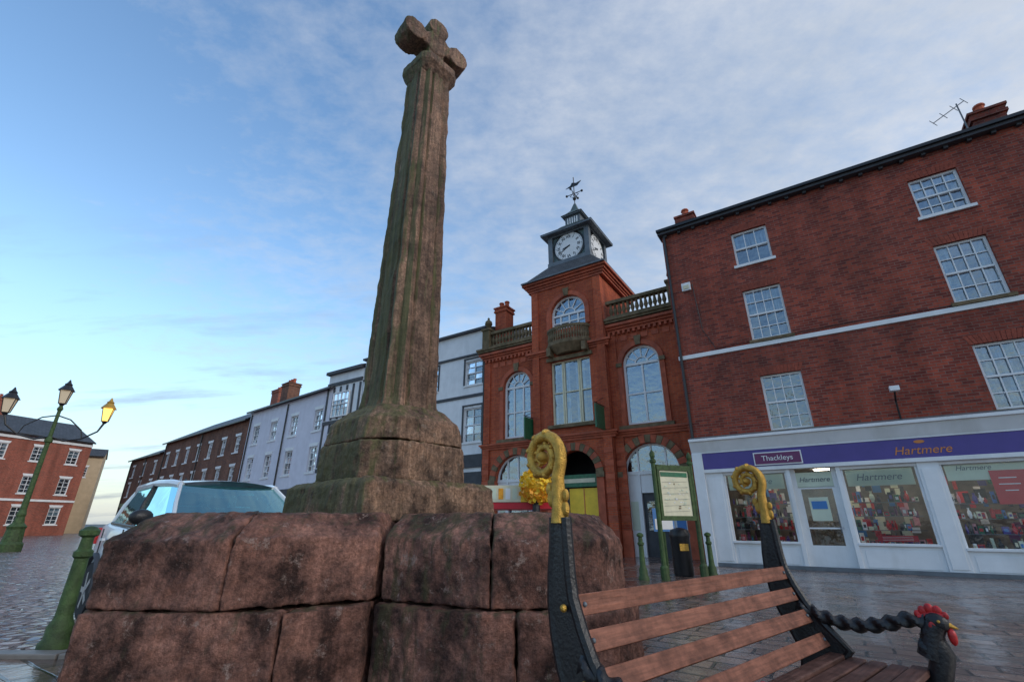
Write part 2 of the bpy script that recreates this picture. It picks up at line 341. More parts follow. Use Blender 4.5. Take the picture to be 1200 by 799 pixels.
def sasharch(mb,x0,x1,z0,z1,y,cols=3,cur='curtain',mode=2):
    r=(x1-x0)/2; zs=z1-r; cx=(x0+x1)/2; fw=.09
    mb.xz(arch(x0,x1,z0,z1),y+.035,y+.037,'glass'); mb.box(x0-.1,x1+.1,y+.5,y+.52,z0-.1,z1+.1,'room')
    ring(mb,x0+fw,x1-fw,z1-fw,fw,y-.02,y+.06,'white'); mb.box(x0,x0+fw,y-.02,y+.06,z0,zs,'white'); mb.box(x1-fw,x1,y-.02,y+.06,z0,zs,'white')
    mb.box(x0+fw,x1-fw,y-.02,y+.06,z0,z0+.1,'white'); mb.box(x0+fw,x1-fw,y-.03,y+.05,zs-.05,zs+.05,'white')
    mid=(z0+zs)/2; mb.box(x0+fw,x1-fw,y-.015,y+.045,mid-.03,mid+.03,'white')
    for i in range(1,cols):
        x=x0+(x1-x0)*i/cols; mb.box(x-.035,x+.035,y-.01,y+.04,z0+.1,zs-.05,'white')
    for k in range(1,6):
        a=math.pi*k/6; x2=cx+(r-fw)*math.cos(a); z2=zs+(r-fw)*math.sin(a); x1_=cx+r*.35*math.cos(a); z1_=zs+r*.35*math.sin(a)
        nx,nz=-math.sin(a)*.022,math.cos(a)*.022
        mb.xz([(x1_-nx,z1_-nz),(x2-nx,z2-nz),(x2+nx,z2+nz),(x1_+nx,z1_+nz)],y-.008,y+.03,'white')
    ring(mb,cx-r*.33,cx+r*.33,zs+r*.33,.045,y-.012,y+.032,'white',8)
    if mode:
        w=x1-x0; mb.box(x0,x0+w*.36,y+.12,y+.13,z0,zs,cur); mb.box(x1-w*.36,x1,y+.12,y+.13,z0,zs,cur); mb.box(x0,x1,y+.14,y+.15,zs-.9,zs+.1,cur)
def text(name,body,size,loc,rot,mat,parent,align='CENTER',ext=.006,shear=0):
    cu=bpy.data.curves.new(name,'FONT'); cu.body=body; cu.size=size; cu.align_x=align; cu.align_y='CENTER'; cu.extrude=ext; cu.shear=shear
    cu.materials.append(M[mat]); o=bpy.data.objects.new(name,cu); scene.collection.objects.link(o)
    o.location=loc; o.rotation_euler=rot; o.parent=parent; return o
RT=(R(90),0,0)
ANG=math.atan2(-.5508,.8346)
def chimney(mb,x0,x1,y0,y1,z0,z1,mat,pots=1):
    mb.box(x0,x1,y0,y1,z0,z1-.3,mat); mb.box(x0-.06,x1+.06,y0-.06,y1+.06,z1-.3,z1-.2,mat); mb.box(x0-.03,x1+.03,y0-.03,y1+.03,z1-.2,z1-.08,mat); mb.box(x0-.08,x1+.08,y0-.08,y1+.08,z1-.08,z1,mat)
    for i in range(pots):
        cx=x0+(x1-x0)*(i+.5)/pots; mb.lathe((cx,(y0+y1)/2),[(.13,z1),(.11,z1+.3),(.15,z1+.34),(.13,z1+.4)],'terra',10)
# ------------------------------------------------------------------ building A : brick shop
A=empty('brick_shop_building',(5.68,14.76,0),ANG)
holes=[];W=MB(); LEN=14.2
cols=[(2.3,3.38),(7.12,8.2),(11.6,12.7)]
for ci,(a,b) in enumerate(cols):
    for ri,(z0,z1,rw) in enumerate([(3.66,5.34,4),(6.5,8.25,4),(9.2,10.48,4)]):
        holes.append(rect(a,b,z0,z1))
        c,r_=(4,4) if ri<2 else ((3,2) if ci==0 else (4,4))
        sash(W,a,b,z0,z1,.1,c,r_,mode=[0,1,1,2,3,1,1,2,3][(ci*3+ri)%9])
        W.box(a-.08,b+.08,-.07,.1,z0-.09,z0,'white' if ri==2 else 'stoneB')
wall('front_wall',rect(0,LEN,3.45,11.2),holes,0,.3,'brickA',A)
L=MB()
for (a,b) in cols:
    for z1 in (5.34,8.25,10.48):
        n=13
        for i in range(n):
            t0,t1=i/n,(i+1)/n-.012
            L.xz([(a-.02+(b-a+.04)*t0,z1),(a-.02+(b-a+.04)*t1,z1),(a-.12+(b-a+.24)*t1,z1+.24),(a-.12+(b-a+.24)*t0,z1+.24)],-.006,.05,'terraA')
L.obj('window_lintels',A)
W.obj('sash_windows',A)
S=MB()
S.box(0,.3,.3,9,0,11.2,'brickA'); S.box(LEN-.3,LEN,.3,9,0,11.2,'brickA'); S.box(.3,LEN-.3,8.7,9,0,11.2,'brickA')
S.obj('side_walls',A)
S=MB(); S.box(0,LEN+.003,-.035,-.001,6.26,6.40,'white'); S.obj('string_course',A,bevel=.01)
S=MB(); S.box(-.1,LEN+.1,-.22,.35,11.2,11.3,'darktrim'); S.box(-.12,LEN+.12,-.3,-.1,11.302,11.40,'black')
for i in range(28): S.box(i*.5+.1,i*.5+.2,-.12,-.002,11.12,11.2,'darktrim')
S.yz([(-.1,11.35),(4.5,12.6),(9.1,11.35)],-.05,LEN+.05,'slate')
S.tube([(.1,-.08,11.2),(.1,-.08,3.6)],.045,'black',8)
S.obj('roof_and_gutter',A)
S=MB()
chimney(S,.55,1.15,.4,1.0,10.8,12.15,'brickA',1)
chimney(S,9.2,9.9,.8,1.4,11.3,12.6,'brickA',1)
S.obj('chimneys',A)
S=MB(); S.tube([(9.0,.7,11.4),(9.0,.7,13.05)],.02,'lead',6); S.tube([(8.3,.5,12.5),(9.2,.75,13.1)],.014,'lead',6)
for k in range(4):
    t=k/3; x=8.3+.9*t; y=.5+.25*t; z=12.5+.6*t; S.tube([(x-.07,y-.03,z+.11),(x+.07,y+.03,z-.11)],.009,'lead',5)
S.obj('tv_aerial',A)
S=MB(); S.box(.45,.75,-.08,-.002,8.75,9.05,'white'); S.box(.5,.7,-.1,-.08,8.8,8.95,'cream'); S.obj('alarm_box',A,bevel=.02)
S=MB(); S.tube([(.8,-.02,9.0),(.9,-.02,7.2),(1.2,-.02,6.5)],.012,'black',5); S.tube([(1.2,-.045,6.45),(4.9,-.045,6.5),(6.9,-.045,6.44),(10,-.045,6.5)],.01,'black',5); S.obj('wall_cable',A)
S=MB(); S.tube([(5.3,-.02,3.6),(5.3,-.12,4.1),(5.3,-.45,4.35)],.022,'black',6); S.box(5.2,5.4,-.58,-.4,4.3,4.42,'white'); S.obj('wall_floodlight',A)
S=MB()
S.box(0,LEN,-.25,0,3.45,3.55,'white'); S.box(0,LEN,-.32,-.25,3.49,3.57,'white'); S.yz([(-.32,3.571),(0,3.571),(0,3.66)],0,LEN,'lead')
S.yz([(-.25,3.45),(0,3.45),(0,3.18),(-.12,3.18)],0,LEN,'white')
S.box(.0,LEN,-.12,.25,3.14,3.18,'white'); S.box(.3,LEN-.3,-.10,.25,2.66,3.14,'purple'); S.box(0,.3,-.14,.25,0,3.14,'white')
S.box(.3,LEN-.3,-.12,.25,2.56,2.66,'white')
for k in range(26): S.box(.25+k*.55,.33+k*.55,-.2,-.02,3.38,3.45,'white')
pill=[(.3,.8),(2.45,2.55),(3.62,3.72),(5.32,5.74),(8.3,8.6),(10.9,11.3),(13.6,14.2)]
for a,b in pill:
    S.box(a,b,-.05,.2,0,2.56,'white')
    if b-a>.3: S.box(a+.06,b-.06,-.07,-.05,.15,2.4,'white')
bays=[(.8,2.45,.62),(3.72,5.32,.62),(5.74,8.3,.55),(8.6,10.9,.55),(11.3,13.6,.55)]
for a,b,zb in bays:
    S.box(a,b,.0,.2,0,zb,'white'); S.box(a+.1,b-.1,-.012,0,.12,zb-.1,'white'); S.box(a,b,-.06,.2,zb,zb+.06,'white'); S.box(a,b,.0,.12,2.48,2.56,'white')
    S.box(a,a+.05,.03,.12,zb+.06,2.48,'white'); S.box(b-.05,b,.03,.12,zb+.06,2.48,'white')
S.box(.0,LEN,-.09,-.05,0,.1,'lead')
S.obj('shopfront_joinery',A,bevel=.006)
S=MB()
for a,b,zb in bays: S.add([(a,.08,zb),(b,.08,zb),(b,.08,2.5),(a,.08,2.5)],[(0,1,2,3)],'shopglass')
S.obj('shop_window_glass',A)
S=MB()
S.box(.3,LEN-.3,3.0,3.05,0,2.9,'warmroom'); S.box(.3,LEN-.3,.25,3.05,2.7,2.75,'white'); S.box(.3,LEN-.3,.25,3.0,.0,.02,'room')
for k in range(9): S.box(.9+k*1.45,1.6+k*1.45,.5,.62,2.66,2.7,'shoplight')
for k in range(6): S.box(.9+k*2.2,1.3+k*2.2,2.0,2.1,2.66,2.7,'shoplight')
S.obj('shop_interior',A)
S=MB(); pal=['red','cream','palegreen','skyblue','redposter','white','room','pinkcurtain','purple','green','white','darktrim','room','darktrim','purpled','red']
for bi,(a,b,zb) in enumerate(bays):
    S.box(a,b,.25,.75,zb-.02,zb+.02,'white')
    for sh in range(4):
        z=zb+.02+sh*.34
        if sh: S.box(a+.1,b-.1,.45,.7,z-.015,z,'lead')
        x=a+.08
        while x<b-.16:
            w=random.uniform(.04,.13); h=random.uniform(.08,.28); y=random.uniform(.35,.6)
            if random.random()<.9:
                if random.random()<.6:
                    c=random.choice(pal); S.box(x,x+w,y,y+.06,z,z+h,c); S.box(x+w*.2,x+w*.8,y-.004,y,z+h*.3,z+h*.7,random.choice(pal))
                else: S.lathe((x+w/2,y),[(w*.2,z),(w*.45,z+h*.3),(w*.4,z+h*.6),(w*.15,z+h*.8),(w*.25,z+h)],random.choice(pal),8)
            x+=w+random.uniform(.0,.03)
    for k in range(60):
        x=random.uniform(a+.05,b-.2); z=random.uniform(zb+.1,2.2); y=random.uniform(.9,2.2); S.box(x,x+random.uniform(.06,.22),y,y+.05,z,z+random.uniform(.08,.3),random.choice(pal))
S.obj('shop_window_display',A)
S=MB()
for a,b,zb in [bays[0],bays[1],bays[2]]: S.box(a+.1,b-.1,.12,.13,2.05 if a<5 else 2.1,2.46,'palegreen')
S.box(2.6,3.58,.12,.13,2.05,2.46,'palegreen')
S.box(4.15,4.95,.1,.11,.72,.86,'redposter'); S.box(1.6,2.1,.1,.11,.72,.8,'redposter')
S.box(6.6,7.35,.095,.11,1.55,2.3,'redposter')
for k,(w) in enumerate([.30,.36,.22]): S.box(6.88-w/2,6.88+w/2,.088,.094,2.12-k*.14,2.14-k*.14,'white')
for k in range(3): S.box(4.25,4.85,.092,.098,.75+k*.035,.757+k*.035,'white')
S.obj('window_posters',A)
text('shop_name_text','Hartmere',.28,(5.5,-.106,2.84),RT,'goldsign',A,shear=.3)
S=MB(); S.lathe((0,0),[(.09,0),(.09,.01)],'goldsign',16); o=S.obj('shop_mark',A,loc=(5.5,-.101,3.05)); o.rotation_euler=(R(90),0,0); o.scale=(1.2,.45,1)
for (x,z,s_) in [(4.5,2.26,.24),(6.35,2.38,.16),(1.6,2.26,.22),(3.08,2.26,.18)]: text('window_name_text','Hartmere',s_,(x,.112,z),RT,'lead',A,ext=.002,shear=.3)
S=MB(); S.box(1.75,2.9,-.16,-.103,2.72,3.02,'purpled'); S.box(1.72,2.93,-.15,-.105,2.69,3.05,'white'); S.obj('small_shop_sign',A)
text('small_sign_text','Thackleys',.2,(2.32,-.166,2.87),RT,'white',A)
S=MB()
S.box(2.55,3.62,.12,.2,2.02,2.08,'white')
for a,b in ((2.55,2.66),(3.51,3.62)): S.box(a,b,.1,.2,.02,2.56,'white')
S.box(2.66,3.51,.12,.18,.05,.6,'white'); S.box(2.66,3.51,.12,.18,1.0,1.04,'white'); S.box(2.66,3.51,.14,.145,.6,2.02,'shopglass'); S.box(2.66,2.72,.12,.18,.6,2.02,'white'); S.box(3.45,3.51,.12,.18,.6,2.02,'white'); S.box(3.42,3.44,.07,.09,.9,1.4,'lead')
S.box(2.85,3.3,.125,.135,1.2,1.8,'palegreen'); S.box(2.9,3.25,.118,.124,1.5,1.7,'skyblue')
S.obj('shop_door',A)
# ------------------------------------------------------------------ building B : market hall
B=empty('market_hall_clock_tower',(6.89,16.6,0),ANG)
h1=[arch(-8.72,-7.2,4.75,7.9),arch(-2.76,-1.22,4.75,8.0)]
hg=[arch(-9.15,-6.95,.001,4.0),arch(-3.1,-.95,.001,4.0)]
wall('left_bay_wall',rect(-9.85,-6.85,0,9.3),[h1[0],hg[0]],0,.35,'brickB',B)
wall('right_bay_wall',rect(-3.3,0,0,9.3),[h1[1],hg[1]],0,.35,'brickB',B)
wall('centre_bay_wall',rect(-6.85,-3.3,0,12.1),[rect(-5.95,-4.05,5.0,7.85),arch(-5.85,-4.1,9.35,10.95),arch(-5.95,-4.05,.001,3.9)],-.35,.4,'brickB',B)
S=MB()
S.box(-9.85,-9.5,.35,9,0,9.3,'brickB'); S.box(-.35,0,.35,9,0,9.3,'brickB'); S.box(-9.5,-.35,8.7,9,0,9.3,'brickB'); S.box(-9.5,-.35,.4,8.7,9.2,9.28,'lead')
S.box(-6.85,-6.5,.05,3.3,9.3,12.1,'brickB'); S.box(-3.65,-3.3,.05,3.3,9.3,12.1,'brickB'); S.box(-6.5,-3.65,3.0,3.3,9.3,12.1,'brickB')
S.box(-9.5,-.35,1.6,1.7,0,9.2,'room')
S.obj('side_walls',B)
W=MB()
sasharch(W,-8.72,-7.2,4.75,7.9,.15,3); sasharch(W,-2.76,-1.22,4.75,8.0,.15,2,cur='pinkcurtain')
sasharch(W,-5.85,-4.1,9.35,10.95,-.2,4,mode=0)
for a,b in ((-5.95,-5.4),(-5.38,-4.62),(-4.6,-4.05)): sash(W,a,b,5.0,7.85,-.2,1,2,mode=3,fr='cream',fw=.06)
W.obj('arched_windows',B)
T=MB()
for (a,b,zt,y) in [(-8.72,-7.2,7.9,0),(-2.76,-1.22,8.0,0)]:
    ring(T,a,b,zt,.2,y-.07,y,'terra',14,4.6); T.xz([((a+b)/2-.1,zt-.02),((a+b)/2+.1,zt-.02),((a+b)/2+.15,zt+.38),((a+b)/2-.15,zt+.38)],-.13,-.0701,'stoneB')
    T.box(a-.3,b+.3,-.16,0,4.55,4.7,'stoneB')
    for xx in (a-.24,b-.0): T.box(xx,xx+.24,-.12,-.0702,zt-(b-a)/2-.08,zt-(b-a)/2+.08,'stoneB')
ring(T,-5.85,-4.1,10.95,.2,-.43,-.35,'terra',14,9.35); T.xz([(-5.07,10.93),(-4.88,10.93),(-4.82,11.3),(-5.13,11.3)],-.5,-.4301,'stoneB')
T.box(-6.1,-3.9,-.5,-.36,4.85,4.99,'stoneB'); T.box(-6.1,-3.9,-.46,-.36,7.86,8.02,'stoneB')
for (a,b,y) in [(-9.15,-6.95,0),(-3.1,-.95,0),(-5.95,-4.05,-.35)]:
    r=(b-a)/2; zt=4.0 if y==0 else 3.9; cxx=(a+b)/2; zs=zt-r
    for i in range(17):
        a0=math.pi*i/17; a1=math.pi*(i+.94)/17; w=.3
        T.xz([(cxx+r*math.cos(a0),zs+r*math.sin(a0)),(cxx+(r+w)*math.cos(a0),zs+(r+w)*math.sin(a0)),(cxx+(r+w)*math.cos(a1),zs+(r+w)*math.sin(a1)),(cxx+r*math.cos(a1),zs+r*math.sin(a1))],y-.09,y,'terra' if i%2 else 'stoneB')
    T.box(a-.3,a,y-.088,y,0,zs,'terra'); T.box(b,b+.3,y-.088,y,0,zs,'terra')
    T.box(a-.34,a+.0,y-.13,y-.0901,zt-r-.15,zt-r+.05,'stoneB'); T.box(b,b+.34,y-.13,y-.0901,zt-r-.15,zt-r+.05,'stoneB')
def cornice(mb,x0,x1,y,z,m,steps=((.08,.1),(.16,.1),(.26,.12))):
    zz=z
    for o_,h in steps:
        mb.box(x0-(o_ if x0<-9 else 0),x1,y-o_,y,zz,zz+h-.001,m); zz+=h
for x0,x1,y in ((-9.85,-6.86,0),(-3.29,-.0,0)):
    cornice(T,x0,x1,y,4.3,'terra',((.06,.1),(.12,.08),(.18,.08))); cornice(T,x0,x1,y,8.75,'terra')
    cornice(T,x0,x1,y,9.12,'stoneB',((.3,.1),(.36,.1)))
    n=int((x1-x0)/.22)
    for i in range(n): T.box(x0+.05+i*.22,x0+.15+i*.22,-.14,-.001,8.6,8.74,'terra')
    for i in range(7):
        a=x0+.12+i*(x1-x0-.2)/7; T.box(a,a+.28,-.03,-.001,8.3,8.52,'terra')
for z,st in ((4.3,((.06,.1),(.12,.08),(.18,.08))),(8.15,((.06,.1),(.12,.08),(.2,.1))),(11.55,((.06,.12),(.12,.1),(.2,.12),(.3,.1)))):
    zz=z
    for o_,h in st: T.box(-6.95-o_,-3.2+o_,-.35-o_,(-.33 if z<11 else 3.4+o_),zz,zz+h-.001,'terra'); zz+=h
for x,y,zt in ((-9.85,0,8.7),(-6.85,0,8.7),(-3.3,0,8.7),(-.42,0,8.7),(-6.85,-.35,11.5),(-3.65,-.35,11.5)):
    w=.35; T.box(x,x+w,y-.08,y,4.6,zt if zt>9 else 8.6,'brickB')
    T.box(x-.02,x+w+.02,y-.12,y-.0,0,.9,'terra'); T.box(x,x+w,y-.1,y,.9,4.3,'brickB')
    for k in range(6): T.box(x-.01,x+w+.01,y-.115,y-.1,1.2+k*.5,1.4+k*.5,'terra')
T.obj('terracotta_trim',B)
S=MB()
def balus(x0,x1,y,z0,h,n):
    S.box(x0,x1,y-.12,y+.12,z0,z0+.12,'stoneB'); S.box(x0,x1,y-.14,y+.14,z0+h-.14,z0+h,'stoneB')
    for i in range(n):
        x=x0+.1+(x1-x0-.2)*(i+.5)/n; S.lathe((x,y),[(.06,z0+.12),(.045,z0+.2),(.095,z0+.35),(.05,z0+h*.7),(.065,z0+h-.14)],'stoneB',8)
balus(-9.5,-6.95,-.1,9.33,.85,12); balus(-3.2,-.5,-.1,9.33,.85,13)
for x in (-9.85,-.5):
    S.box(x,x+.42,-.33,.12,9.33,10.28,'stoneB'); S.box(x-.05,x+.47,-.38,.17,10.281,10.4,'stoneB')
    S.lathe((x+.21,-.1),[(.12,10.4),(.06,10.5),(.2,10.7),(.17,10.85),(.05,10.95),(.07,11.02),(.01,11.1)],'stoneB',12)
S.obj('parapet_balustrade',B)
S=MB()
n=12; pts=[]
for i in range(n+1):
    a=math.pi*i/n; pts.append((-4.98+1.05*math.cos(a),-.351-.62*math.sin(a)))
S.prism(pts,8.45,8.6,'stoneB'); S.frus([( -4.98+(x+4.98)*.55,-.351+(y+.351)*.55) for x,y in pts],8.1,pts,8.45,'stoneB')
pin=[(-4.98+(x+4.98)*.86,-.351+(y+.351)*.86) for x,y in pts]
for i in range(n):
    a,b=pts[i],pts[i+1]; c,d=pin[i+1],pin[i]; S.prism([a,b,c,d],9.15,9.27,'stoneB')
for i in range(1,24):
    a=math.pi*i/24; S.lathe((-4.98+.97*math.cos(a),-.351-.57*math.sin(a)),[(.05,8.6),(.03,8.68),(.06,8.82),(.035,9.0),(.05,9.15)],'stoneB',7)
for sx in (-1,1): S.box(-4.98+sx*.85-.1,-4.98+sx*.85+.1,-.75,-.36,8.03,8.4,'stoneB')
S.obj('curved_balcony',B)
S=MB(); cx=-4.98; cy=1.2; dz=.25
def sqp(r): return [(cx-r,cy-r),(cx+r,cy-r),(cx+r,cy+r),(cx-r,cy+r)]
S.frus([(-7.2,-.7),(-2.95,-.7),(-2.95,3.6),(-7.2,3.6)],12.0,sqp(1.15),12.75+dz,'slate')
S.box(-7.25,-2.9,-.75,3.65,11.99,12.06,'lead')
S.prism(sqp(1.15),12.7+dz,12.95+dz,'lead'); S.prism(sqp(1.0),12.95+dz,14.4+dz,'copper')
for sx in (-1,1):
    for sy in (-1,1): S.box(cx+sx*1.0-.12,cx+sx*1.0+.12,cy+sy*1.0-.12,cy+sy*1.0+.12,12.95+dz,14.4+dz,'lead')
S.prism(sqp(1.13),14.4+dz,14.5+dz,'lead'); S.prism(sqp(1.4),14.5+dz,14.6+dz,'lead')
prev=1.42; z=14.6+dz
for r,zz in ((1.1,14.83+dz),(.8,15.06+dz),(.6,15.3+dz)):
    S.frus(sqp(prev),z,sqp(r),zz,'copper'); prev=r; z=zz
S.prism(sqp(.42),15.3+dz,15.9+dz,'lead'); S.prism(sqp(.55),15.9+dz,15.97+dz,'lead')
prev=.6; z=15.97+dz
for r,zz in ((.4,16.15+dz),(.2,16.4+dz),(.05,16.9+dz)): S.frus(sqp(prev),z,sqp(r),zz,'copper'); prev=r; z=zz
for k in range(5): S.box(cx-.3+k*.13,cx-.24+k*.13,cy-.43,cy-.421,15.4+dz,15.8+dz,'white')
S.obj('clock_tower',B)
S=MB(); Q=17.0+dz*2; S.tube([(cx,cy,16.8),(cx,cy,Q+1.45)],.028,'black',6); S.sphere((cx,cy,Q),.1,'black')
for a in range(4):
    d=Vector((math.cos(a*math.pi/2),math.sin(a*math.pi/2),0)); c=Vector((cx,cy,Q+.35)); S.tube([c,c+d*.45],.022,'black',5); S.sphere(c+d*.45,.07,'black',8)
    S.tube([c+d*.05+Vector((0,0,-.25)),c+d*.25+Vector((0,0,-.12)),c+d*.12],.018,'black',5)
S.xz([(cx-.5,Q+.85),(cx+.2,Q+.82),(cx+.45,Q+1.05),(cx+.15,Q+1.0),(cx-.1,Q+1.12),(cx-.2,Q+.95)],cy-.015,cy+.015,'black'); S.obj('weathervane',B)
for k,rz in enumerate((0,90)):
    C=MB()
    C.lathe((0,0),[(.84,-.02),(.86,.03),(.78,.05)],'black',32); C.lathe((0,0),[(.76,.0),(.76,.055)],'white',32)
    for i in range(60):
        a=i*math.pi/30; r0=.70 if i%5 else .66; C.T=Matrix.Rotation(-a,4,'Z'); C.box(-.008 if i%5 else -.016,.008 if i%5 else .016,r0,.73,.056,.062,'black')
    for a,l,w in ((R(-255),.38,.035),(R(-240),.58,.026)):
        C.T=Matrix.Rotation(a,4,'Z'); C.add([(-w,-.08,.075),(w,-.08,.075),(w*.8,l*.8,.075),(0,l,.075),(-w*.8,l*.8,.075)],[(0,1,2,3,4)],'black')
    C.T=None; C.lathe((0,0),[(.04,.06),(.04,.085)],'black',10)
    o=C.obj('clock_face',B)
    if k==0: o.location=(cx,cy-1.005,13.67+dz); o.rotation_euler=(R(90),0,0)
    else: o.location=(cx+1.005,cy,13.67+dz); o.rotation_euler=(R(90),0,R(90))
    for i,nm in enumerate(['XII','I','II','III','IV','V','VI','VII','VIII','IX','X','XI']):
        a=-i*math.pi/6; t=text('numeral',nm,.21,(.54*math.sin(-a),.54*math.cos(-a),.058),(0,0,a),'black',o,ext=.002); t.data.offset=.006
S=MB()
for (a,b,y) in ((-9.15,-6.95,.2),(-3.1,-.95,.2)):
    r=(b-a)/2; zs=4.0-r
    S.xz(arch(a,b,zs,4.0)[2:],y+.03,y+.035,'glass'); ring(S,a+.07,b-.07,3.93,.07,y-.02,y+.06,'white'); S.box(a,b,y-.03,y+.07,zs-.06,zs+.06,'white')
    for k in range(1,4):
        x=a+(b-a)*k/4; hh=math.sqrt(r*r-(x-(a+b)/2)**2); S.box(x-.03,x+.03,y-.01,y+.05,zs+.06,zs+hh-.07,'white')
    S.box(a,a+.5,y,y+.06,0,zs-.06,'white'); S.box(b-.5,b,y,y+.06,0,zs-.06,'white'); S.box(a+.5,a+.56,y-.03,y+.08,0,zs-.06,'white'); S.box(b-.56,b-.5,y-.03,y+.08,0,zs-.06,'white')
    S.box(a+.56,b-.56,y+.03,y+.06,2.2,zs-.06,'white'); S.box(a+.56,b-.56,y+.1,y+.14,.0,2.2,'darktrim'); S.box(a+.7,b-.7,y+.08,y+.099,.9,1.9,'glass')
    S.box(a+.12,a+.4,y-.012,y-.001,.9,1.9,'palegreen'); S.box(b-.42,b-.1,y-.012,y-.001,.8,2.0,'skyblue'); S.box(b-.38,b-.14,y-.016,y-.013,1.3,1.9,'white')
S.box(-5.95,-4.05,.0,.04,2.5,2.98,'green'); S.box(-5.5,-4.2,.1,.14,0,2.45,'yellow'); S.box(-4.87,-4.83,.08,.1,0,2.45,'goldsign'); S.box(-5.9,-5.55,.2,.24,0,2.5,'darktrim'); S.box(-5.7,-4.3,-.012,-.001,2.66,2.82,'cream')
S.obj('ground_floor_doors',B)
for (u,y,z) in ((-6.95,-.1,4.9),(-3.5,-.5,4.95)):
    S=MB(); S.tube([(u,y+.05,z+.55),(u,y-.95,z+.55)],.022,'black',6); S.box(u-.03,u+.03,y-.92,y-.08,z-.42,z+.5,'green'); S.box(u-.036,u-.031,y-.84,y-.16,z-.34,z+.42,'cream'); S.box(u-.04,u-.037,y-.8,y-.2,z-.3,z+.38,'green')
    for k in range(3): S.box(u-.044,u-.041,y-.72,y-.28,z+.2-k*.2,z+.26-k*.2,'cream')
    S.tube([(u,y,z+.9),(u,y-.8,z+.56)],.012,'black',5); S.obj('hanging_sign_board',B)
# ------------------------------------------------------------------ white houses
C=empty('white_rendered_house',(6.95,16.7,0),ANG)
holes=[];W=MB()
for i in range(3):
    b=-10.12-i*3.0; a=b-1.12
    for z0,z1 in ((4.8,6.5),(7.7,9.0)):
        holes.append(rect(a,b,z0,z1)); sash(W,a,b,z0,z1,.1,2,4,mode=random.choice([1,2,3])); W.box(a-.06,b+.06,-.06,.1,z0-.08,z0,'white')
        W.box(a-.1,a-.002,-.03,0,z0,z1+.1,'darktrim'); W.box(b+.002,b+.1,-.03,0,z0,z1+.1,'darktrim'); W.box(a-.1,b+.1,-.04,0,z1+.1,z1+.18,'darktrim')
wall('front_wall',rect(-19.3,-9.86,0,10.6),holes,0,.3,'whitewall',C); W.obj('sash_windows',C)
S=MB(); S.box(-19.4,-9.86,-.2,.4,10.6,10.72,'darktrim'); S.box(-19.3,-9.86,-.08,0,9.25,9.36,'darktrim'); S.box(-19.3,-9.86,-.05,0,7.05,7.2,'darktrim'); S.box(-19.3,-9.86,-.1,0,3.6,4.2,'darktrim'); S.box(-19.3,-9.86,-.04,-.001,0,3.4,'darktrim')
S.box(-19.3,-9.86,.65,8,0,10.55,'whitewall'); S.yz([(-.1,10.73),(4,12.0),(8.1,10.73)],-19.3,-9.86,'slate')
chimney(S,-9.8,-9.1,.6,1.3,9.4,12.0,'brickB',2); S.tube([(-9.95,-.08,10.5),(-9.95,-.08,.2)],.05,'black',8); S.obj('roof_and_trim',C)
T2=empty('timber_framed_house',(6.95,16.7,0),ANG)
S=MB(); S.box(-22.8,-19.42,0,8,0,10.2,'whitewall'); S.box(-22.9,-19.42,-.25,.3,10.2,10.4,'darktrim'); S.yz([(-.2,10.41),(4,12.0),(8,10.41)],-22.9,-19.42,'slate')
for z in (4.0,6.9,9.4): S.box(-22.8,-19.42,-.08,0,z,z+.22,'darktrim')
for k in range(6): S.box(-22.8+k*.63,-22.65+k*.63,-.05,0,4.3,6.9,'darktrim'); S.box(-22.8+k*.63,-22.65+k*.63,-.05,0,7.2,9.3,'darktrim')
sash(S,-22,-20.4,7.3,8.9,-.12,4,3,mode=0); sash(S,-22,-20.4,4.6,6.3,-.12,4,3,mode=0); S.box(-22.5,-19.7,-.1,0,.2,3.6,'darktrim'); S.obj('walls_and_frame',T2)
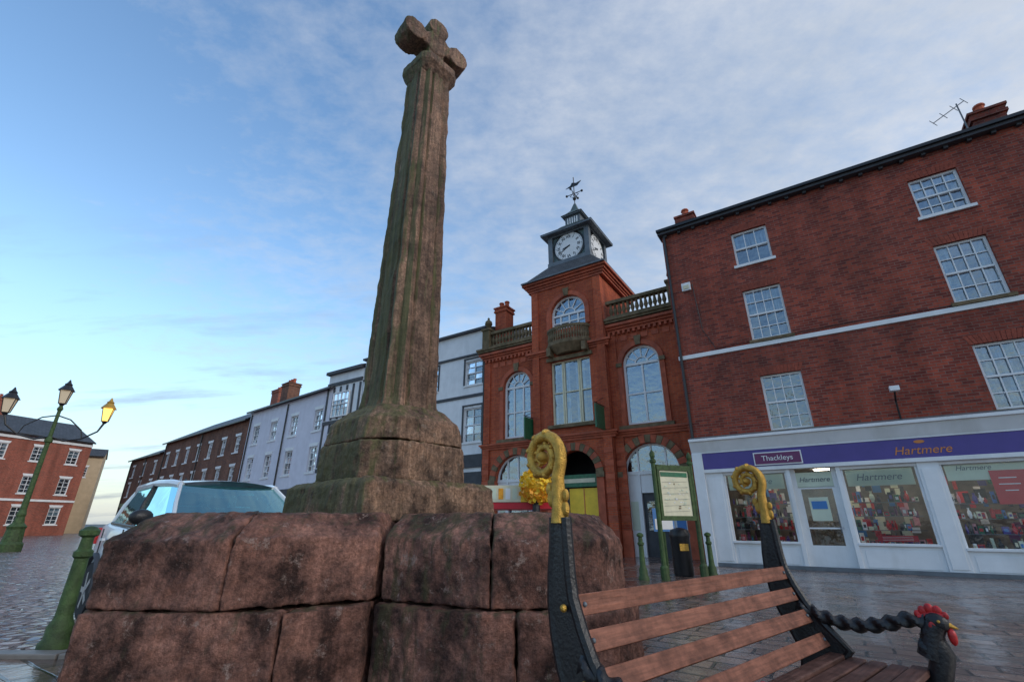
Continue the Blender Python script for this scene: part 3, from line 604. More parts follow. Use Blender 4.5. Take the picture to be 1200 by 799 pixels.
def house(name,p0,p1,eave,ridge,wm,depth,wins,roofm='slate',mats_tr='white',wz=((4.3,5.9),(7.0,8.4)),shop=True,cols=(2,4),over=.25):
    v=Vector(p1)-Vector(p0); Ln=v.length; e=empty(name,(p0[0],p0[1],0),math.atan2(v.y,v.x))
    holes=[];W=MB()
    for i in range(wins):
        c=Ln*(i+.5)/wins+random.uniform(-.1,.1)
        for z0,z1 in wz:
            holes.append(rect(c-.5,c+.5,z0,z1)); sash(W,c-.5,c+.5,z0,z1,.1,cols[0],cols[1],mode=random.choice([0,0,1,3]),bw=.035,fw=.08); W.box(c-.6,c+.6,-.06,.1,z0-.1,z0,mats_tr)
            W.xz([(c-.5,z1+.001),(c+.5,z1+.001),(c+.6,z1+.22),(c-.6,z1+.22)],-.02,0,mats_tr)
    if shop:
        for i in range(wins):
            c=Ln*(i+.5)/wins; hw=Ln/wins*.38
            holes.append(rect(c-hw,c+hw,.5,2.6)); W.box(c-hw,c+hw,.12,.14,.5,2.6,'glass'); W.box(c-.03,c+.03,.06,.12,.5,2.6,mats_tr); W.box(c-hw,c+hw,.5,.52,.4,2.7,'warmroom' if i%2 else 'room')
            W.box(c-hw,c+hw,-.08,-.001,2.75,3.2,random.choice(['darktrim','green','lead','white']))
    wall('front_wall',rect(0,Ln,0,eave),holes,0,.3,wm,e); W.obj('windows',e)
    S=MB(); S.box(0,.3,.3,depth,0,eave,wm); S.box(Ln-.3,Ln,.3,depth,0,eave,wm); S.box(.3,Ln-.3,depth-.3,depth,0,eave,wm)
    S.yz([(.02,eave),(depth-.02,eave),(depth/2,ridge-.12)],.0,.3,wm); S.yz([(.02,eave),(depth-.02,eave),(depth/2,ridge-.12)],Ln-.3,Ln,wm)
    o=over; sl=(ridge-eave)/(depth/2)
    S.yz([(-o,eave-o*sl+.05),(depth/2,ridge-.0),(depth+o,eave-o*sl+.05),(depth+o,eave-o*sl+.17),(depth/2,ridge+.13),(-o,eave-o*sl+.17)],-.1,Ln+.1,roofm)
    S.box(-.1,Ln+.1,-o-.1,-o+.0,eave-o*sl+.02,eave-o*sl+.14,'black')
    for x in (.4,Ln*.52): S.tube([(x,-.07,eave-.2),(x,-.07,.2)],.05,'black',6)
    S.obj('walls_and_roof',e); return e,Ln
e,Ln=house('lavender_rendered_house',(-20.9,36.4),(-11.6,28.9),9.3,10.8,'lav',8,4,wz=((4.1,5.7),(6.7,8.1)))
S=MB(); chimney(S,.0,1.2,2,3,9.5,12.2,'brickE',3); S.obj('chimney',e)
e,Ln=house('brown_brick_terrace',(-36.4,49.0),(-21.1,36.6),8.9,11.4,'brickE',8,7,wz=((3.9,5.3),(6.4,7.7)))
S=MB(); chimney(S,14.8,16.2,3.4,4.4,10.5,12.8,'brickF',3); S.obj('chimney',e)
house('end_brick_house',(-45.5,56.4),(-36.6,49.2),8.0,10.2,'brickE',8,3,wz=((3.9,5.3),(6.0,7.2)))
e,Ln=house('red_brick_hotel',(-51.5,34.0),(-45.6,50.6),9.2,11.4,'brickF',9,6,wz=((1.0,2.6),(3.8,5.4),(6.8,8.2)),shop=False)
S=MB(); S.box(0,Ln,-.08,0,3.1,3.3,'white'); S.box(0,Ln,-.1,0,8.75,9.0,'white'); chimney(S,10,11.5,4,5,10.5,13.0,'brickF',3); S.obj('string_courses',e)
e,Ln=house('tan_rendered_house',(-54.6,57.6),(-51.8,59.6),9.0,9.9,'tan',3,1,wz=((6.4,7.6),),shop=False)
house('low_brick_house',(-66,92),(-56,84),5.5,7.6,'brickE',8,4,wz=((3.4,4.6),),shop=False)
# ------------------------------------------------------------------ ground
g=MB(); g.add([(-400,-300,0),(400,-300,0),(400,500,0),(-400,500,0)],[(0,1,2,3)],'asphalt'); g.obj('ground')
g=MB(); g.add([(-60,5.05,.004),(-2.2,5.05,.004),(2,22,.004),(-12,30,.004),(-46,60,.004),(-60,60,.004)],[(0,1,2,3,4,5)],'cobble'); g.obj('cobbled_square')
g=MB(); g.add([(-14,-8,.008),(22,-8,.008),(22,8,.008),(14,20,.008),(1.5,26,.008),(1.9,22,.008),(-2.0,4.9,.008),(-14,4.9,.008)],[(0,1,2,3,4,5,6,7)],'paving'); g.obj('pavement')
g=MB()
x=-14
while x<-2.1: g.box(x,x+.88,4.9,5.05,0,.05,'kerb'); x+=.9
g.obj('kerb',bevel=.01)
# ------------------------------------------------------------------ stone cross
X=empty('stone_market_cross',(-1.0,4.0,0),0)
def texd(name,sc):
    t=bpy.data.textures.new(name,'CLOUDS'); t.noise_scale=sc; t.noise_depth=5; return t
T1_=texd('rock1',.3); T2_=texd('rock2',.07)
def rough(mb,name,vox=.015,s1=.03,s2=.035,parent=X,bev=.008):
    o=mb.obj(name,parent)
    if bev:
        b=o.modifiers.new('b','BEVEL'); b.width=bev; b.segments=1
    r=o.modifiers.new('r','REMESH'); r.mode='VOXEL'; r.voxel_size=vox; r.use_smooth_shade=True
    for t,s in ((T1_,s1),(T2_,s2)):
        d=o.modifiers.new('d','DISPLACE'); d.texture=t; d.strength=s; d.mid_level=.55; d.texture_coords='LOCAL'
    return o
def off(p): return [(x+1.0,y-4.0) for x,y in p]
def block(name,p,z0,z1,top=None,ch=0,m='stone_base',**k):
    p=off(p); mb=MB()
    if top:
        top=off(top); vs=[(x,y,z0) for x,y in p]+[(x,y,z1-ch) for x,y in p]+[(x,y,z1) for x,y in top]; n=len(p)
        fs=[tuple(range(n-1,-1,-1)),tuple(range(2*n,3*n))]
        for l in (0,1): fs+=[(l*n+i,l*n+(i+1)%n,(l+1)*n+(i+1)%n,(l+1)*n+i) for i in range(n)]
        mb.add(vs,fs,m)
    else: mb.prism(p,z0,z1,m)
    return rough(mb,name,**k)
block('step_stone_1',[(-2.14,2.62),(-1.447,2.57),(-1.447,3.6),(-2.3,3.45),(-2.28,2.95)],.745,1.205,[(-2.0,2.82),(-1.447,2.76),(-1.447,3.6),(-2.15,3.42),(-2.1,3.0)],.14)
block('step_stone_2',[(-1.445,2.57),(-.775,2.93),(-.775,3.7),(-1.445,3.7)],.745,1.205,[(-1.445,2.76),(-.83,3.09),(-.80,3.7),(-1.445,3.7)],.13)
block('step_stone_3',[(-.755,2.94),(-.111,2.62),(-.111,3.7),(-.755,3.8)],.745,1.205,[(-.68,3.1),(-.111,2.81),(-.111,3.7),(-.74,3.8)],.13)
block('step_stone_4',[(-.109,2.62),(.46,2.65),(.66,3.0),(.68,3.7),(-.109,3.7)],.745,1.205,[(-.109,2.81),(.34,2.84),(.52,3.08),(.54,3.7),(-.109,3.7)],.14)
block('step_stone_5',[(-2.3,3.47),(-1.42,3.62),(-1.0,3.71),(-.1,3.71),(.68,3.72),(.64,4.5),(0,5.0),(-1.6,4.8),(-2.15,4.2)],.745,1.2)
block('step_stone_6',[(-2.12,2.56),(-1.146,2.60),(-1.146,3.6),(-2.33,3.4),(-2.26,2.9)],0,.740)
block('step_stone_7',[(-1.144,2.60),(-.78,2.86),(-.78,3.7),(-1.144,3.7)],0,.740)
block('step_stone_8',[(-.762,2.87),(-.14,2.56),(.019,2.56),(.019,3.7),(-.76,3.8)],0,.740)
block('step_stone_9',[(.021,2.56),(.50,2.59),(.72,2.95),(.74,3.7),(.021,3.7)],0,.740)
block('step_stone_10',[(-2.33,3.42),(-1.1,3.62),(0,3.72),(.74,3.72),(.70,4.6),(.1,5.1),(-1.7,4.9),(-2.2,4.3)],0,.735,vox=.03)
a48=R(48)
def oct_(r,sq=.0,rot=a48):
    p=[(r,-r+sq),(r,r-sq),(r-sq,r),(-r+sq,r),(-r,r-sq),(-r,-r+sq),(-r+sq,-r),(r-sq,-r)]
    return [(x*math.cos(rot)-y*math.sin(rot),x*math.sin(rot)+y*math.cos(rot)) for x,y in p]
S=MB(); S.frus(oct_(.62,.02),1.16,oct_(.61,.02),1.41,'stone_sock'); S.frus(oct_(.61,.02),1.405,oct_(.56,.03),1.45,'stone_sock'); rough(S,'square_slab',.014,.025,.028)
S=MB(); S.frus(oct_(.52,.2),1.43,oct_(.51,.2),1.73,'stone_sock'); rough(S,'socket_lower',.013,.03,.03)
S=MB(); S.frus(oct_(.49,.18),1.735,oct_(.465,.17),1.92,'stone_sock'); S.frus(oct_(.465,.17),1.915,oct_(.33,.12),2.05,'stone_sock'); rough(S,'socket_upper',.013,.03,.03)
S=MB(); vs=[];fs=[]; NP=120; NL=330; z0=2.0; z1=6.06
def prof(a,r):
    a=(a+math.pi/4)%(math.pi/2)-math.pi/4
    d=r/max(math.cos(a),1e-3); k=min(d,r*1.18); t=abs(a)/(math.pi/4)
    k-=r*.12*math.exp(-((t-.52)/.06)**2); k+=r*.05*math.exp(-((t-.72)/.09)**2); k-=r*.07*math.exp(-((t-1.0)/.08)**2)
    return k
for j in range(NL+1):
    t=j/NL; z=z0+(z1-z0)*t; r=.268-.067*t
    if z<2.12: r+=.03*(1-(z-2.0)/.12)
    for i in range(NP):
        a=2*math.pi*i/NP; k=prof(a,r)
        p=Vector((k*math.cos(a+a48),k*math.sin(a+a48),z))
        nn=noise.fractal(p*3.0,1,2,4)*.004+noise.fractal(Vector((p.x*22,p.y*22,p.z*6)),1,2,6)*.008
        q=noise.noise(Vector((p.x*3.5,p.y*3.5,p.z*2.4)))
        if q>.34: nn-=(q-.34)*.06
        p.x*=1+nn/k; p.y*=1+nn/k
        vs.append(p)
for j in range(NL):
    for i in range(NP):
        l=(i+1)%NP; fs.append((j*NP+i,j*NP+l,(j+1)*NP+l,(j+1)*NP+i))
fs.append(tuple(NL*NP+i for i in range(NP))); S.add(vs,fs,'stone_col'); S.obj('shaft',X,smooth=True)
S=MB()
S.frus(oct_(.19,.05),5.99,oct_(.26,.08),6.12,'stone_col'); S.prism(oct_(.26,.08),6.11,6.22,'stone_col'); S.frus(oct_(.26,.08),6.215,oct_(.17,.05),6.33,'stone_col')
S.T=Matrix.Translation((0,0,-.15))@Matrix.Rotation(R(41),4,'Z')
S.box(-.11,.11,-.12,.12,6.4,7.0,'stone_col'); S.box(-.28,.28,-.12,.12,6.67,6.87,'stone_col')
def lobe(x,z,r,w):
    n=18; S.xz([(x+r*math.cos(2*math.pi*i/n),z+r*math.sin(2*math.pi*i/n)) for i in range(n)],-w,w,'stone_col')
lobe(-.30,6.77,.145,.145); lobe(.30,6.77,.145,.145); lobe(0,7.03,.14,.145); lobe(0,6.77,.17,.135)
S.T=None; rough(S,'cross_head',.012,.025,.02,bev=0)
# ------------------------------------------------------------------ bench
BN=empty('park_bench',(.185,1.9,0),math.atan2(.647,.763)); BL=1.86
curve=[(.0,1.33),(.0,1.2),(.005,1.05),(.0,.93),(.02,.82),(.07,.7),(.14,.58),(.2,.48)]
def cw(z):
    for (w0,za),(w1,zb) in zip(curve,curve[1:]):
        if zb<=z<=za: return w0+(w1-w0)*(za-z)/(za-zb)
    return 0
S=MB()
for i,zt in enumerate((.91,.80,.695,.59)):
    zc=zt-.035; w=cw(zc)+.035; sl=(cw(zt-.07)-cw(zt))/.07
    S.T=Matrix.Translation((0,-w,zc))@Matrix.Rotation(-math.atan(sl),4,'X'); S.box(.02,BL-.02,-.014,.014,-.034,.034,'slat')
    for x in (.05,BL-.05): S.sphere((x,-.016,0),.009,'lead',8)
S.T=None; S.obj('back_slats',BN,bevel=.007)
S=MB()
for i in range(5):
    w=.2+i*.088; z=.46+(.012 if i in (0,4) else 0); S.box(-.02,BL+.02,-w-.074,-w,z,z+.03,'seatslat')
S.obj('seat_slats',BN,bevel=.007)
for xi,x in enumerate((0,BL)):
    S=MB()
    fr=[(-.028,1.17),(-.032,1.08),(-.045,.98),(-.05,.88),(-.04,.78),(-.015,.68),(.03,.58),(.07,.48),(.05,.36),(.0,.2),(-.06,.02)]
    bk=[(.03,1.17),(.035,1.08),(.04,.98),(.05,.9),(.085,.81),(.13,.72),(.2,.63),(.3,.52),(.16,.36),(.09,.2),(.06,.02)]
    vs=[];fs=[];n=len(fr)
    for (a,z),(b,z2) in zip(fr,bk): vs+=[(x-.016,-a,z),(x+.016,-a,z),(x+.016,-b,z2),(x-.016,-b,z2)]
    for j in range(n-1):
        for i in range(4): fs.append((j*4+i,j*4+(i+1)%4,(j+1)*4+(i+1)%4,(j+1)*4+i))
    fs+=[(0,1,2,3),(4*n-4,4*n-3,4*n-2,4*n-1)]; S.add(vs,fs,'black')
    S.tube([(x,-a,z) for a,z in fr],.022,'black',8); S.tube([(x,-a,z) for a,z in bk],.022,'black',8)
    S.box(x-.03,x+.03,-.06,.1,0,.03,'black')
    S.tube([(x,-.2,.45),(x,-.35,.42),(x,-.64,.45)],[.04,.035,.04],'black',8)
    S.tube([(x,-.66,.66),(x,-.69,.57),(x,-.65,.46),(x,-.62,.34),(x,-.66,.18),(x,-.74,.02)],[.045,.048,.048,.04,.035,.045],'black',12)
    arm=[];n=60
    for i in range(n+1):
        t=i/n; w=.08+.58*t; z=.71-.06*math.sin(math.pi*min(1,t*1.15))-.01*t; arm.append((x,-w,z))
    S.tube(arm,[.03]*(n+1),'black',14,twist=.42)
    for z in (.87,.66): S.sphere((x-.03,-cw(z)-.02,z),.013,'gold',8)
    S.obj('iron_end_frame',BN,smooth=True)
    S=MB()
    pts=[(x,0,1.15),(x,0,1.21),(x,.003,1.27),(x,.004,1.32)]; rr=[.036,.03,.027,.026]
    ctr=(-.09,1.405); r0=.1
    for i in range(52):
        a=-.45+i*.23; r=r0*(1-i/62); pts.append((x,-(ctr[0]+.01+r*math.cos(a)),ctr[1]+r*math.sin(a))); rr.append(.025*(1-i/90))
    S.tube(pts,rr,'gold',12)
    for i in range(8,50,3):
        a=-.45+i*.23; r=r0*(1-i/62)+.012; S.sphere((x,-(ctr[0]+.01+r*math.cos(a)),ctr[1]+r*math.sin(a)),.019*(1-i/90),'gold',8,(1.5,1,1))
    for (w,z,r) in ((-.035,1.24,.024),(-.05,1.275,.018),(.03,1.2,.02),(.035,1.25,.016)): S.sphere((x,-w,z),r,'gold',8,(.8,1,1.5))
    S.sphere((x,-(ctr[0]+.01),ctr[1]),.024,'gold',12,(1.5,1,1)); S.obj('gold_scroll_finial',BN,smooth=True)
    S=MB(); hy=-.665
    S.T=Matrix.Translation((0,0,-.05))
    S.tube([(x,hy+.02,.60),(x,hy+.0,.66),(x,hy-.01,.71),(x,hy-.03,.745)],[.058,.052,.045,.042],'black',12)
    S.sphere((x,hy-.035,.752),.045,'black',12,(.8,1.15,1))
    S.tube([(x,hy-.07,.75),(x,hy-.11,.735)],[.016,.003],'gold',8)
    for dy,dz2,r in ((-.075,.785,.014),(-.05,.803,.019),(-.02,.808,.02),(.008,.797,.018),(.03,.78,.015)): S.sphere((x,hy+dy,dz2),r,'red',8,(.5,1,1.25))
    S.tube([(x,hy-.07,.782),(x,hy-.03,.787),(x,hy+.03,.768)],.014,'red',8)
    S.sphere((x,hy-.08,.70),.022,'red',10,(.7,.8,1.7)); S.sphere((x-.034,hy-.02,.735),.016,'red',8,(.5,1,1.4)); S.sphere((x-.038,hy-.05,.762),.007,'gold',8)
    for k in range(9):
        a=k*.7; S.sphere((x-.045*math.cos(a*.5),hy+.01+.03*math.sin(a),.62+.012*k),.02,'black',6,(.6,1,1.4))
    S.obj('cockerel_arm_head',BN,smooth=True)
# ------------------------------------------------------------------ bollards, board, bin
def bollard(name,x,y,h=1.1,r=.075,m='mossgreen'):
    S=MB(); S.lathe((0,0),[(r*1.9,0),(r*1.9,.06),(r*1.5,.1),(r*1.5,.2),(r*1.1,.26),(r,.3),(r*.85,h*.72),(r*1.15,h*.74),(r*1.15,h*.78),(r*.8,h*.8),(r*.72,h*.9),(r*1.2,h*.92),(r*1.25,h*.96),(r*.7,h*.99),(r*.2,h)],m,20)
    o=S.obj(name,smooth=True); o.location=(x,y,.0); return o
bollard('bollard',-4.5,5.3,1.12,.072)
bollard('bollard',2.85,11.1,.95,.06); bollard('bollard',4.55,11.6,.95,.06)
NB=empty('notice_board',(3.3,11.05,0),math.atan2(.42,1.0))
S=MB()
for x in (0,1.1):
    S.lathe((x,0),[(.09,0),(.09,.25),(.055,.3),(.05,2.45),(.075,2.47),(.075,2.52),(.04,2.55),(.06,2.62),(.06,2.68),(.01,2.76)],'mossgreen',10)
S.box(.05,1.05,-.05,.05,1.2,1.3,'mossgreen'); S.box(.05,1.05,-.05,.05,2.3,2.42,'mossgreen'); S.box(.05,.12,-.05,.05,1.3,2.3,'mossgreen'); S.box(.98,1.05,-.05,.05,1.3,2.3,'mossgreen')
S.obj('frame',NB)
S=MB(); S.box(.12,.98,-.02,.02,1.3,2.3,'cream'); S.box(.16,.94,-.03,-.021,2.16,2.26,'green')
for k in range(40): a=random.uniform(.17,.88); z=random.uniform(1.36,2.1); S.box(a,a+random.uniform(.02,.08),-.028,-.0215-.0001*k,z,z+random.uniform(.01,.04),random.choice(['palegreen','stoneB','palegreen','white','palegreen']))
for k in range(6): z=1.38+k*.13; S.xz([(.18,z),(.92,z+.03),(.92,z+.034),(.18,z+.004)],-.033,-.0305,'lead')
S.obj('map_panel',NB)
S=MB(); S.lathe((0,0),[(.2,0),(.22,.05),(.22,.8),(.24,.84),(.24,.9),(.2,1.0),(.05,1.05)],'black',16); S.box(-.1,.1,-.235,-.2,.55,.7,'gold'); o=S.obj('litter_bin',smooth=True); o.location=(4.0,11.9,0)
S=MB(); S.tube([(0,0,0),(0,0,1.5)],.03,'mossgreen',8); S.box(-.3,.3,-.045,-.03,.95,1.5,'skyblue'); S.box(-.26,.26,-.05,-.046,1.0,1.25,'white'); o=S.obj('information_sign'); o.location=(3.85,12.6,0); o.rotation_euler[2]=.3
MS=empty('market_stall',(-.75,13.2,0),-.1)
S=MB()
for x in (0,1.9):
    for y in (0,1.4): S.tube([(x,y,0),(x,y,2.0)],.025,'lead',6)
S.box(0,1.9,.1,1.3,.8,.86,'cream'); S.box(0,1.9,.05,.08,.1,.85,'redposter'); S.box(-.05,1.95,-.1,1.5,1.5,1.66,'redposter')
S.box(-.08,1.0,-.12,1.52,1.67,2.1,'cream'); S.box(1.0,1.98,-.12,1.52,1.67,1.85,'yellow')
for k in range(5): S.box(.02+k*.19,.15+k*.19,-.128,-.121,1.74,2.02,random.choice(['yellow','palegreen','orange','white']))
S.obj('frame_and_canopy',MS)
S=MB(); S.sphere((1.42,-.3,2.05),.36,'yellow',14,(1,1,1.05))
for k in range(700):
    v=Vector((random.gauss(0,1),random.gauss(0,1),random.gauss(0,1.1))).normalized()*random.uniform(.33,.46); c=Vector((1.42,-.3,2.05))+v; s=random.uniform(.03,.07)
    d1=Vector((random.uniform(-1,1),random.uniform(-1,1),random.uniform(-1,1))).normalized()*s; d2=d1.cross(Vector((random.random(),random.random(),random.random()+.1))).normalized()*s
    S.add([c-d1,c-d2,c+d1,c+d2],[(0,1,2,3)],'orange' if v.z<-.05 and random.random()<.6 else 'yellow')
S.tube([(1.42,-.3,1.75),(1.42,-.3,1.4)],.1,'black',8); S.obj('flower_bouquet',MS)
# ------------------------------------------------------------------ street lamp
LP=empty('street_lamp',(-21.6,21.6,0),R(35))
S=MB(); S.lathe((0,0),[(.42,0),(.42,.3),(.34,.4),(.3,.9),(.34,1.0),(.2,1.15),(.15,1.4),(.17,1.5),(.12,1.7),(.1,3),(.09,4.6),(.15,4.65),(.15,4.75),(.08,4.9),(.07,6.1),(.12,6.2),(.05,6.4)],'mossgreen',14)
def lantern(x,y,z,lit):
    S.lathe((x,y),[(.06,z),(.12,z+.1),(.17,z+.12)],'black',8)
    for k in range(4):
        a=R(45+90*k); S.tube([(x+.17*math.cos(a),y+.17*math.sin(a),z+.12),(x+.29*math.cos(a),y+.29*math.sin(a),z+.75)],.018,'black',5)
    S.lathe((x,y),[(.15,z+.13),(.27,z+.74)],lit,4,R(45)); S.lathe((x,y),[(.33,z+.75),(.3,z+.8),(.14,z+1.02),(.16,z+1.06),(.08,z+1.15),(.02,z+1.3)],'black' if lit!='lit' else 'gold',8,R(22))
lantern(0,0,6.35,'dimlit')
for s_,lt in ((-1,'dimlit'),(1,'lit')):
    S.tube([(0,0,4.9),(s_*.5,0,4.75),(s_*1.1,0,4.9),(s_*1.6,0,5.3),(s_*1.75,0,5.75)],[.05,.045,.04,.04,.05],'black',8); S.tube([(0,0,5.9),(s_*.5,0,5.75),(s_*1.0,0,5.3),(s_*1.1,0,4.95)],.03,'black',6)
    lantern(s_*1.75,0,5.7,lt)
S.obj('post_and_lanterns',LP)
# ------------------------------------------------------------------ car
CR=empty('parked_car',(-2.42,5.32,0),math.atan2(.77,.64)); CR.scale=(1,1,1.035)
S=MB()
sec=[(0.0,.60,.42,.62,.66),(.06,.74,.3,.74,.80),(.3,.84,.24,.86,.93),(.7,.88,.22,.95,1.04),(1.05,.89,.22,1.02,1.12),(1.6,.9,.22,1.05,1.14),(2.4,.9,.22,1.08,1.14),(3.1,.91,.22,1.11,1.16),(3.7,.89,.24,1.14,1.16),(4.0,.84,.3,1.12,1.14),(4.12,.7,.42,.98,1.0)]
vs=[];fs=[];n=0
for (y,w,zb,zl,zc) in sec:
    half=[(0,zb),(w*.8,zb),(w*.97,zb+.1),(w*1.0,zb+(zl-zb)*.45),(w*.985,zb+(zl-zb)*.7),(w*.97,zl-.07),(w*.9,zl+.0),(w*.5,(zl+zc)/2+.02),(0,zc)]
    rg=[(a,b) for a,b in half]+[(-a,b) for a,b in half[-2:0:-1]]
    n=len(rg); vs+=[(a,y,b) for a,b in rg]
for j in range(len(sec)-1):
    for i in range(n): fs.append((j*n+i,j*n+(i+1)%n,(j+1)*n+(i+1)%n,(j+1)*n+i))
fs.append(tuple(range(n))); fs.append(tuple((len(sec)-1)*n+i for i in range(n)))
S.add(vs,fs,'car'); o=S.obj('body',CR,smooth=True)
o.data.set_sharp_from_angle(angle=R(80)); sm=o.modifiers.new('s','SUBSURF'); sm.levels=2; sm.render_levels=2
gb=[(-.76,1.05),(-.80,1.25),(-.82,2.3),(-.80,3.4),(-.66,4.0)]; gt=[(-.58,1.75),(-.62,1.95),(-.64,2.5),(-.63,3.3),(-.54,3.75)]
zbt=[1.08,1.06,1.08,1.12,1.13]; ztt=[1.54,1.565,1.585,1.56,1.5]
S=MB(); bl=[(x,y,z) for (x,y),z in zip(gb,zbt)]; tl=[(x,y,z) for (x,y),z in zip(gt,ztt)]
br=[(-x,y,z) for x,y,z in bl]; tr_=[(-x,y,z) for x,y,z in tl]
for a,b in ((bl,tl),(br,tr_)):
    for i in range(4): S.add([a[i],a[i+1],b[i+1],b[i]],[(0,1,2,3)],'carglass')
def curved(b0,b1,t0,t1,bulge,m,mb):
    n=8; v=[];f=[]
    for i in range(n+1):
        t=i/n; k=4*t*(1-t)*bulge; pb=Vector(b0).lerp(Vector(b1),t)+Vector((0,k,0)); pt=Vector(t0).lerp(Vector(t1),t)+Vector((0,k*.6,0)); v+=[pb,pt]
    for i in range(n): f.append((2*i,2*i+2,2*i+3,2*i+1))
    mb.add(v,f,m)
curved(bl[0],br[0],tl[0],tr_[0],-.16,'carglass',S); curved(bl[4],br[4],tl[4],tr_[4],.1,'carglass',S); S.obj('windows',CR,smooth=True)
S=MB()
S.box(-.7,.7,1.3,3.9,.6,.98,'room')
for x in (-.36,.36):
    for y in (2.0,3.0): S.box(x-.25,x+.25,y,y+.14,.9,1.3,'darktrim'); S.box(x-.12,x+.12,y+.02,y+.12,1.32,1.46,'darktrim')
S.box(-.7,.7,1.3,1.6,.95,1.06,'darktrim'); S.box(-.09,.09,1.72,1.76,1.44,1.5,'black'); S.obj('interior',CR,bevel=.03)
S=MB()
for a,b in ((bl,tl),(br,tr_)):
    sx=-1 if a is bl else 1
    for i,r in ((0,.04),(2,.03),(4,.07)): S.tube([Vector(a[i])+Vector((0,0,-.03)),Vector(a[i]).lerp(Vector(b[i]),.5)+Vector((sx*.012,0,.01)),Vector(b[i])],r,'car' if i!=2 else 'black',8,sq=(1,.6) )
    S.tube([Vector(p) for p in b],.045,'car',8)
    S.tube([Vector(p)+Vector((sx*.02,0,-.01)) for p in a],.016,'black',6)
v=[];f=[]; nx=9
for j,(x,y) in enumerate(gt):
    for i in range(nx):
        t=i/(nx-1); v.append((x+(-2*x)*t,y-.1*(4*t*(1-t))*(1 if j==0 else 0)+.06*(4*t*(1-t))*(1 if j==4 else 0),ztt[j]+.02+.045*(4*t*(1-t))))
for j in range(4):
    for i in range(nx-1): f.append((j*nx+i,j*nx+i+1,(j+1)*nx+i+1,(j+1)*nx+i))
S.add(v,f,'car'); S.tube([(0,3.5,1.6),(0,3.65,1.75)],.012,'black',6); S.obj('roof_and_pillars',CR,smooth=True)
S=MB()
S.tube([(-.5,1.0,1.13),(-.1,1.05,1.2),(.15,1.12,1.24)],.01,'black',5); S.tube([(.1,.93,1.13),(.4,1.0,1.2),(.6,1.08,1.22)],.01,'black',5)
for sx in (-1,1):
    S.tube([(sx*.8,1.35,1.08),(sx*.95,1.33,1.13)],.03,'black',8); S.sphere((sx*.99,1.35,1.17),.1,'black',12,(1.15,.7,.8))
S.obj('mirrors_and_wipers',CR,smooth=True)
S=MB()
for y in (.8,3.3):
    for sx in (-1,1):
        base=Matrix.Translation((sx*.82,y,.33))@Matrix.Rotation(R(90),4,'Y'); S.T=base
        S.lathe((0,0),[(.2,-.1),(.31,-.1),(.335,-.06),(.335,.06),(.31,.1),(.2,.1)],'tyre',28); S.lathe((0,0),[(.21,-.095),(.21,.095)],'darktrim',20)
        for k in range(5):
            S.T=base@Matrix.Rotation(k*2*math.pi/5,4,'Z'); S.box(-.03,.03,.02,.205,-.104,.104,'rim')
        S.T=base; S.lathe((0,0),[(.05,-.11),(.05,.11)],'rim',12); S.T=None
        S.tube([(sx*.905,y+.41*math.cos(a),.33+.41*math.sin(a)) for a in [math.pi*i/14 for i in range(15)]],.05,'darktrim',8,sq=(1,.4))
S.obj('wheels',CR,smooth=True)
S=MB()
for y in (1.25,2.3,3.3): S.box(-.912,-.898,y,y+.012,.4,1.04,'darktrim')
for y in (1.4,2.45): S.box(-.93,-.9,y+.65,y+.82,.9,.93,'car')
S.box(-.92,-.88,1.2,2.9,.24,.34,'darktrim'); S.box(-.9,-.8,3.75,3.95,.85,1.05,'red'); S.box(-.78,-.5,.12,.2,.7,.8,'rim'); S.box(.5,.78,.12,.2,.7,.8,'rim'); S.box(-.4,.4,-.02,.03,.45,.6,'darktrim')
S.obj('trim_and_lights',CR)
# ------------------------------------------------------------------ world
w=bpy.data.worlds.new('World'); scene.world=w; w.use_nodes=True; nt=w.node_tree; bg=nt.nodes['Background']
SUN_EL=R(26); sd=Vector((.80,-.60,0)).normalized()
sky=nt.nodes.new('ShaderNodeTexSky'); sky.sky_type='NISHITA'; sky.sun_disc=False; sky.sun_elevation=SUN_EL; sky.sun_rotation=math.atan2(sd.x,sd.y); sky.air_density=1.3; sky.dust_density=.6; sky.ozone_density=2.5
tc=nt.nodes.new('ShaderNodeTexCoord'); sp=nt.nodes.new('ShaderNodeSeparateXYZ'); nt.links.new(tc.outputs['Generated'],sp.inputs[0])
def mth(op,a,b=None,c=None,clamp=False):
    n=nt.nodes.new('ShaderNodeMath'); n.operation=op; n.use_clamp=clamp
    for i,v in enumerate((a,b,c)):
        if v is None: continue
        if isinstance(v,(int,float)): n.inputs[i].default_value=v
        else: nt.links.new(v,n.inputs[i])
    return n.outputs[0]
Zp=mth('MAXIMUM',sp.outputs[2],0); zz=mth('ADD',Zp,.12)
cb=nt.nodes.new('ShaderNodeCombineXYZ'); nt.links.new(mth('DIVIDE',sp.outputs[0],zz),cb.inputs[0]); nt.links.new(mth('DIVIDE',sp.outputs[1],zz),cb.inputs[1])
n1=noiset(nt,cb.outputs[0],1.2,8,.6,(1,1.6,1)); n2=noiset(nt,cb.outputs[0],11,6,.65,(1,1.3,1))
mixn=mth('ADD',mth('MULTIPLY',n1,.55),mth('MULTIPLY',n2,.45))
bias=mth('MULTIPLY',sp.outputs[0],.55)
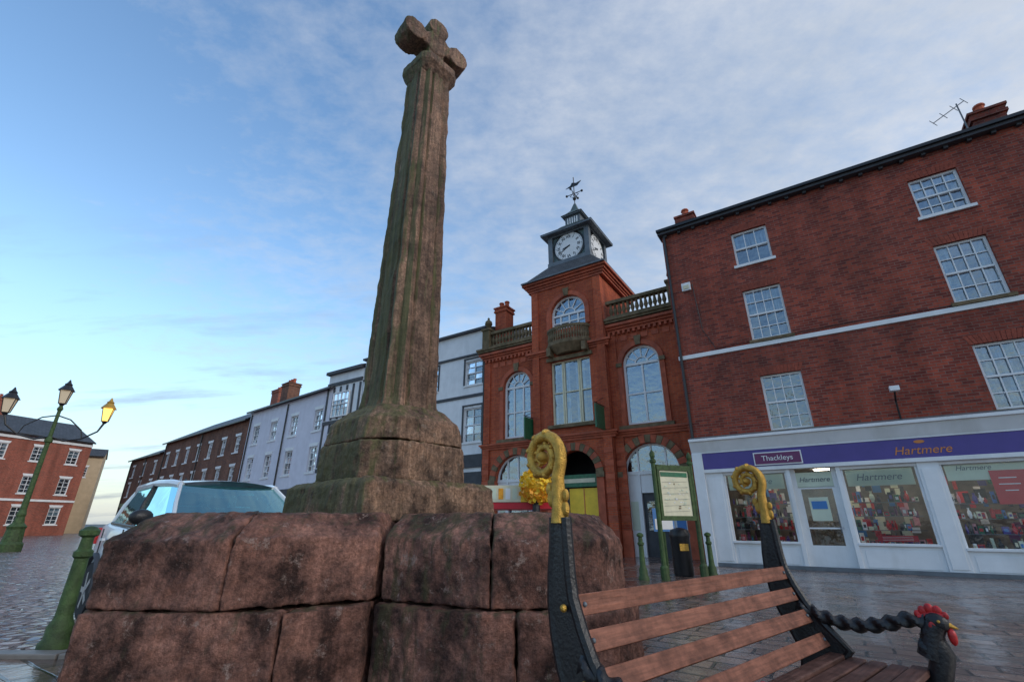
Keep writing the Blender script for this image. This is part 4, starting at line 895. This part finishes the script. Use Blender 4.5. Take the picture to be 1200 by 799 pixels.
cf=mth('MULTIPLY',mth('ADD',mth('ADD',mth('MULTIPLY',mth('SUBTRACT',mixn,.5),1.5),bias),.30),1.45,None,True)
cf=mth('MULTIPLY',cf,.92)
nd=noiset(nt,cb.outputs[0],2.0,8,.6); rc=ramp(nt,[(.32,(3.4,3.9,4.7)),(.68,(4.9,5.15,5.6))]); nt.links.new(nd,rc.inputs[0])
hs=nt.nodes.new('ShaderNodeHueSaturation'); hs.inputs['Saturation'].default_value=1.08; hs.inputs['Value'].default_value=1.65; nt.links.new(sky.outputs[0],hs.inputs['Color'])
# pale blue haze band low over the roofs
hz=mth('MULTIPLY',mth('SUBTRACT',.34,Zp),2.6,None,True)
base=mixc(nt,mth('MULTIPLY',hz,.88),hs.outputs[0],(2.9,3.65,4.5))
col=mixc(nt,cf,base,rc.outputs[0])
# low grey wisps
nw=noiset(nt,cb.outputs[0],.9,8,.6,(.7,2.6,1)); rw=ramp(nt,[(.52,0.),(.66,.6)]); nt.links.new(nw,rw.inputs[0])
lw=mth('MULTIPLY',rw.outputs[0],mth('MULTIPLY',mth('SUBTRACT',.62,Zp),2.4,None,True))
col=mixc(nt,lw,col,(2.0,2.4,3.1))
nt.links.new(col,bg.inputs[0]); bg.inputs[1].default_value=.15
sl=bpy.data.lights.new('sun','SUN'); sl.energy=1.2; sl.angle=R(18); sl.color=(1,.95,.88); so=bpy.data.objects.new('sun',sl); scene.collection.objects.link(so)
dv=-Vector((sd.x*math.cos(SUN_EL),sd.y*math.cos(SUN_EL),math.sin(SUN_EL))); so.rotation_euler=dv.to_track_quat('-Z','Y').to_euler()
# ------------------------------------------------------------------ camera
cam=bpy.data.cameras.new('camera'); cam.sensor_width=36; cam.lens=538/1200*36; cam.clip_end=2000; cam.clip_start=.05
co_=bpy.data.objects.new('camera',cam); scene.collection.objects.link(co_); co_.location=(0,0,1.15); co_.rotation_euler=(R(90+21.6),0,0); scene.camera=co_
scene.view_settings.view_transform='Standard'; scene.view_settings.look='None'; scene.view_settings.exposure=0
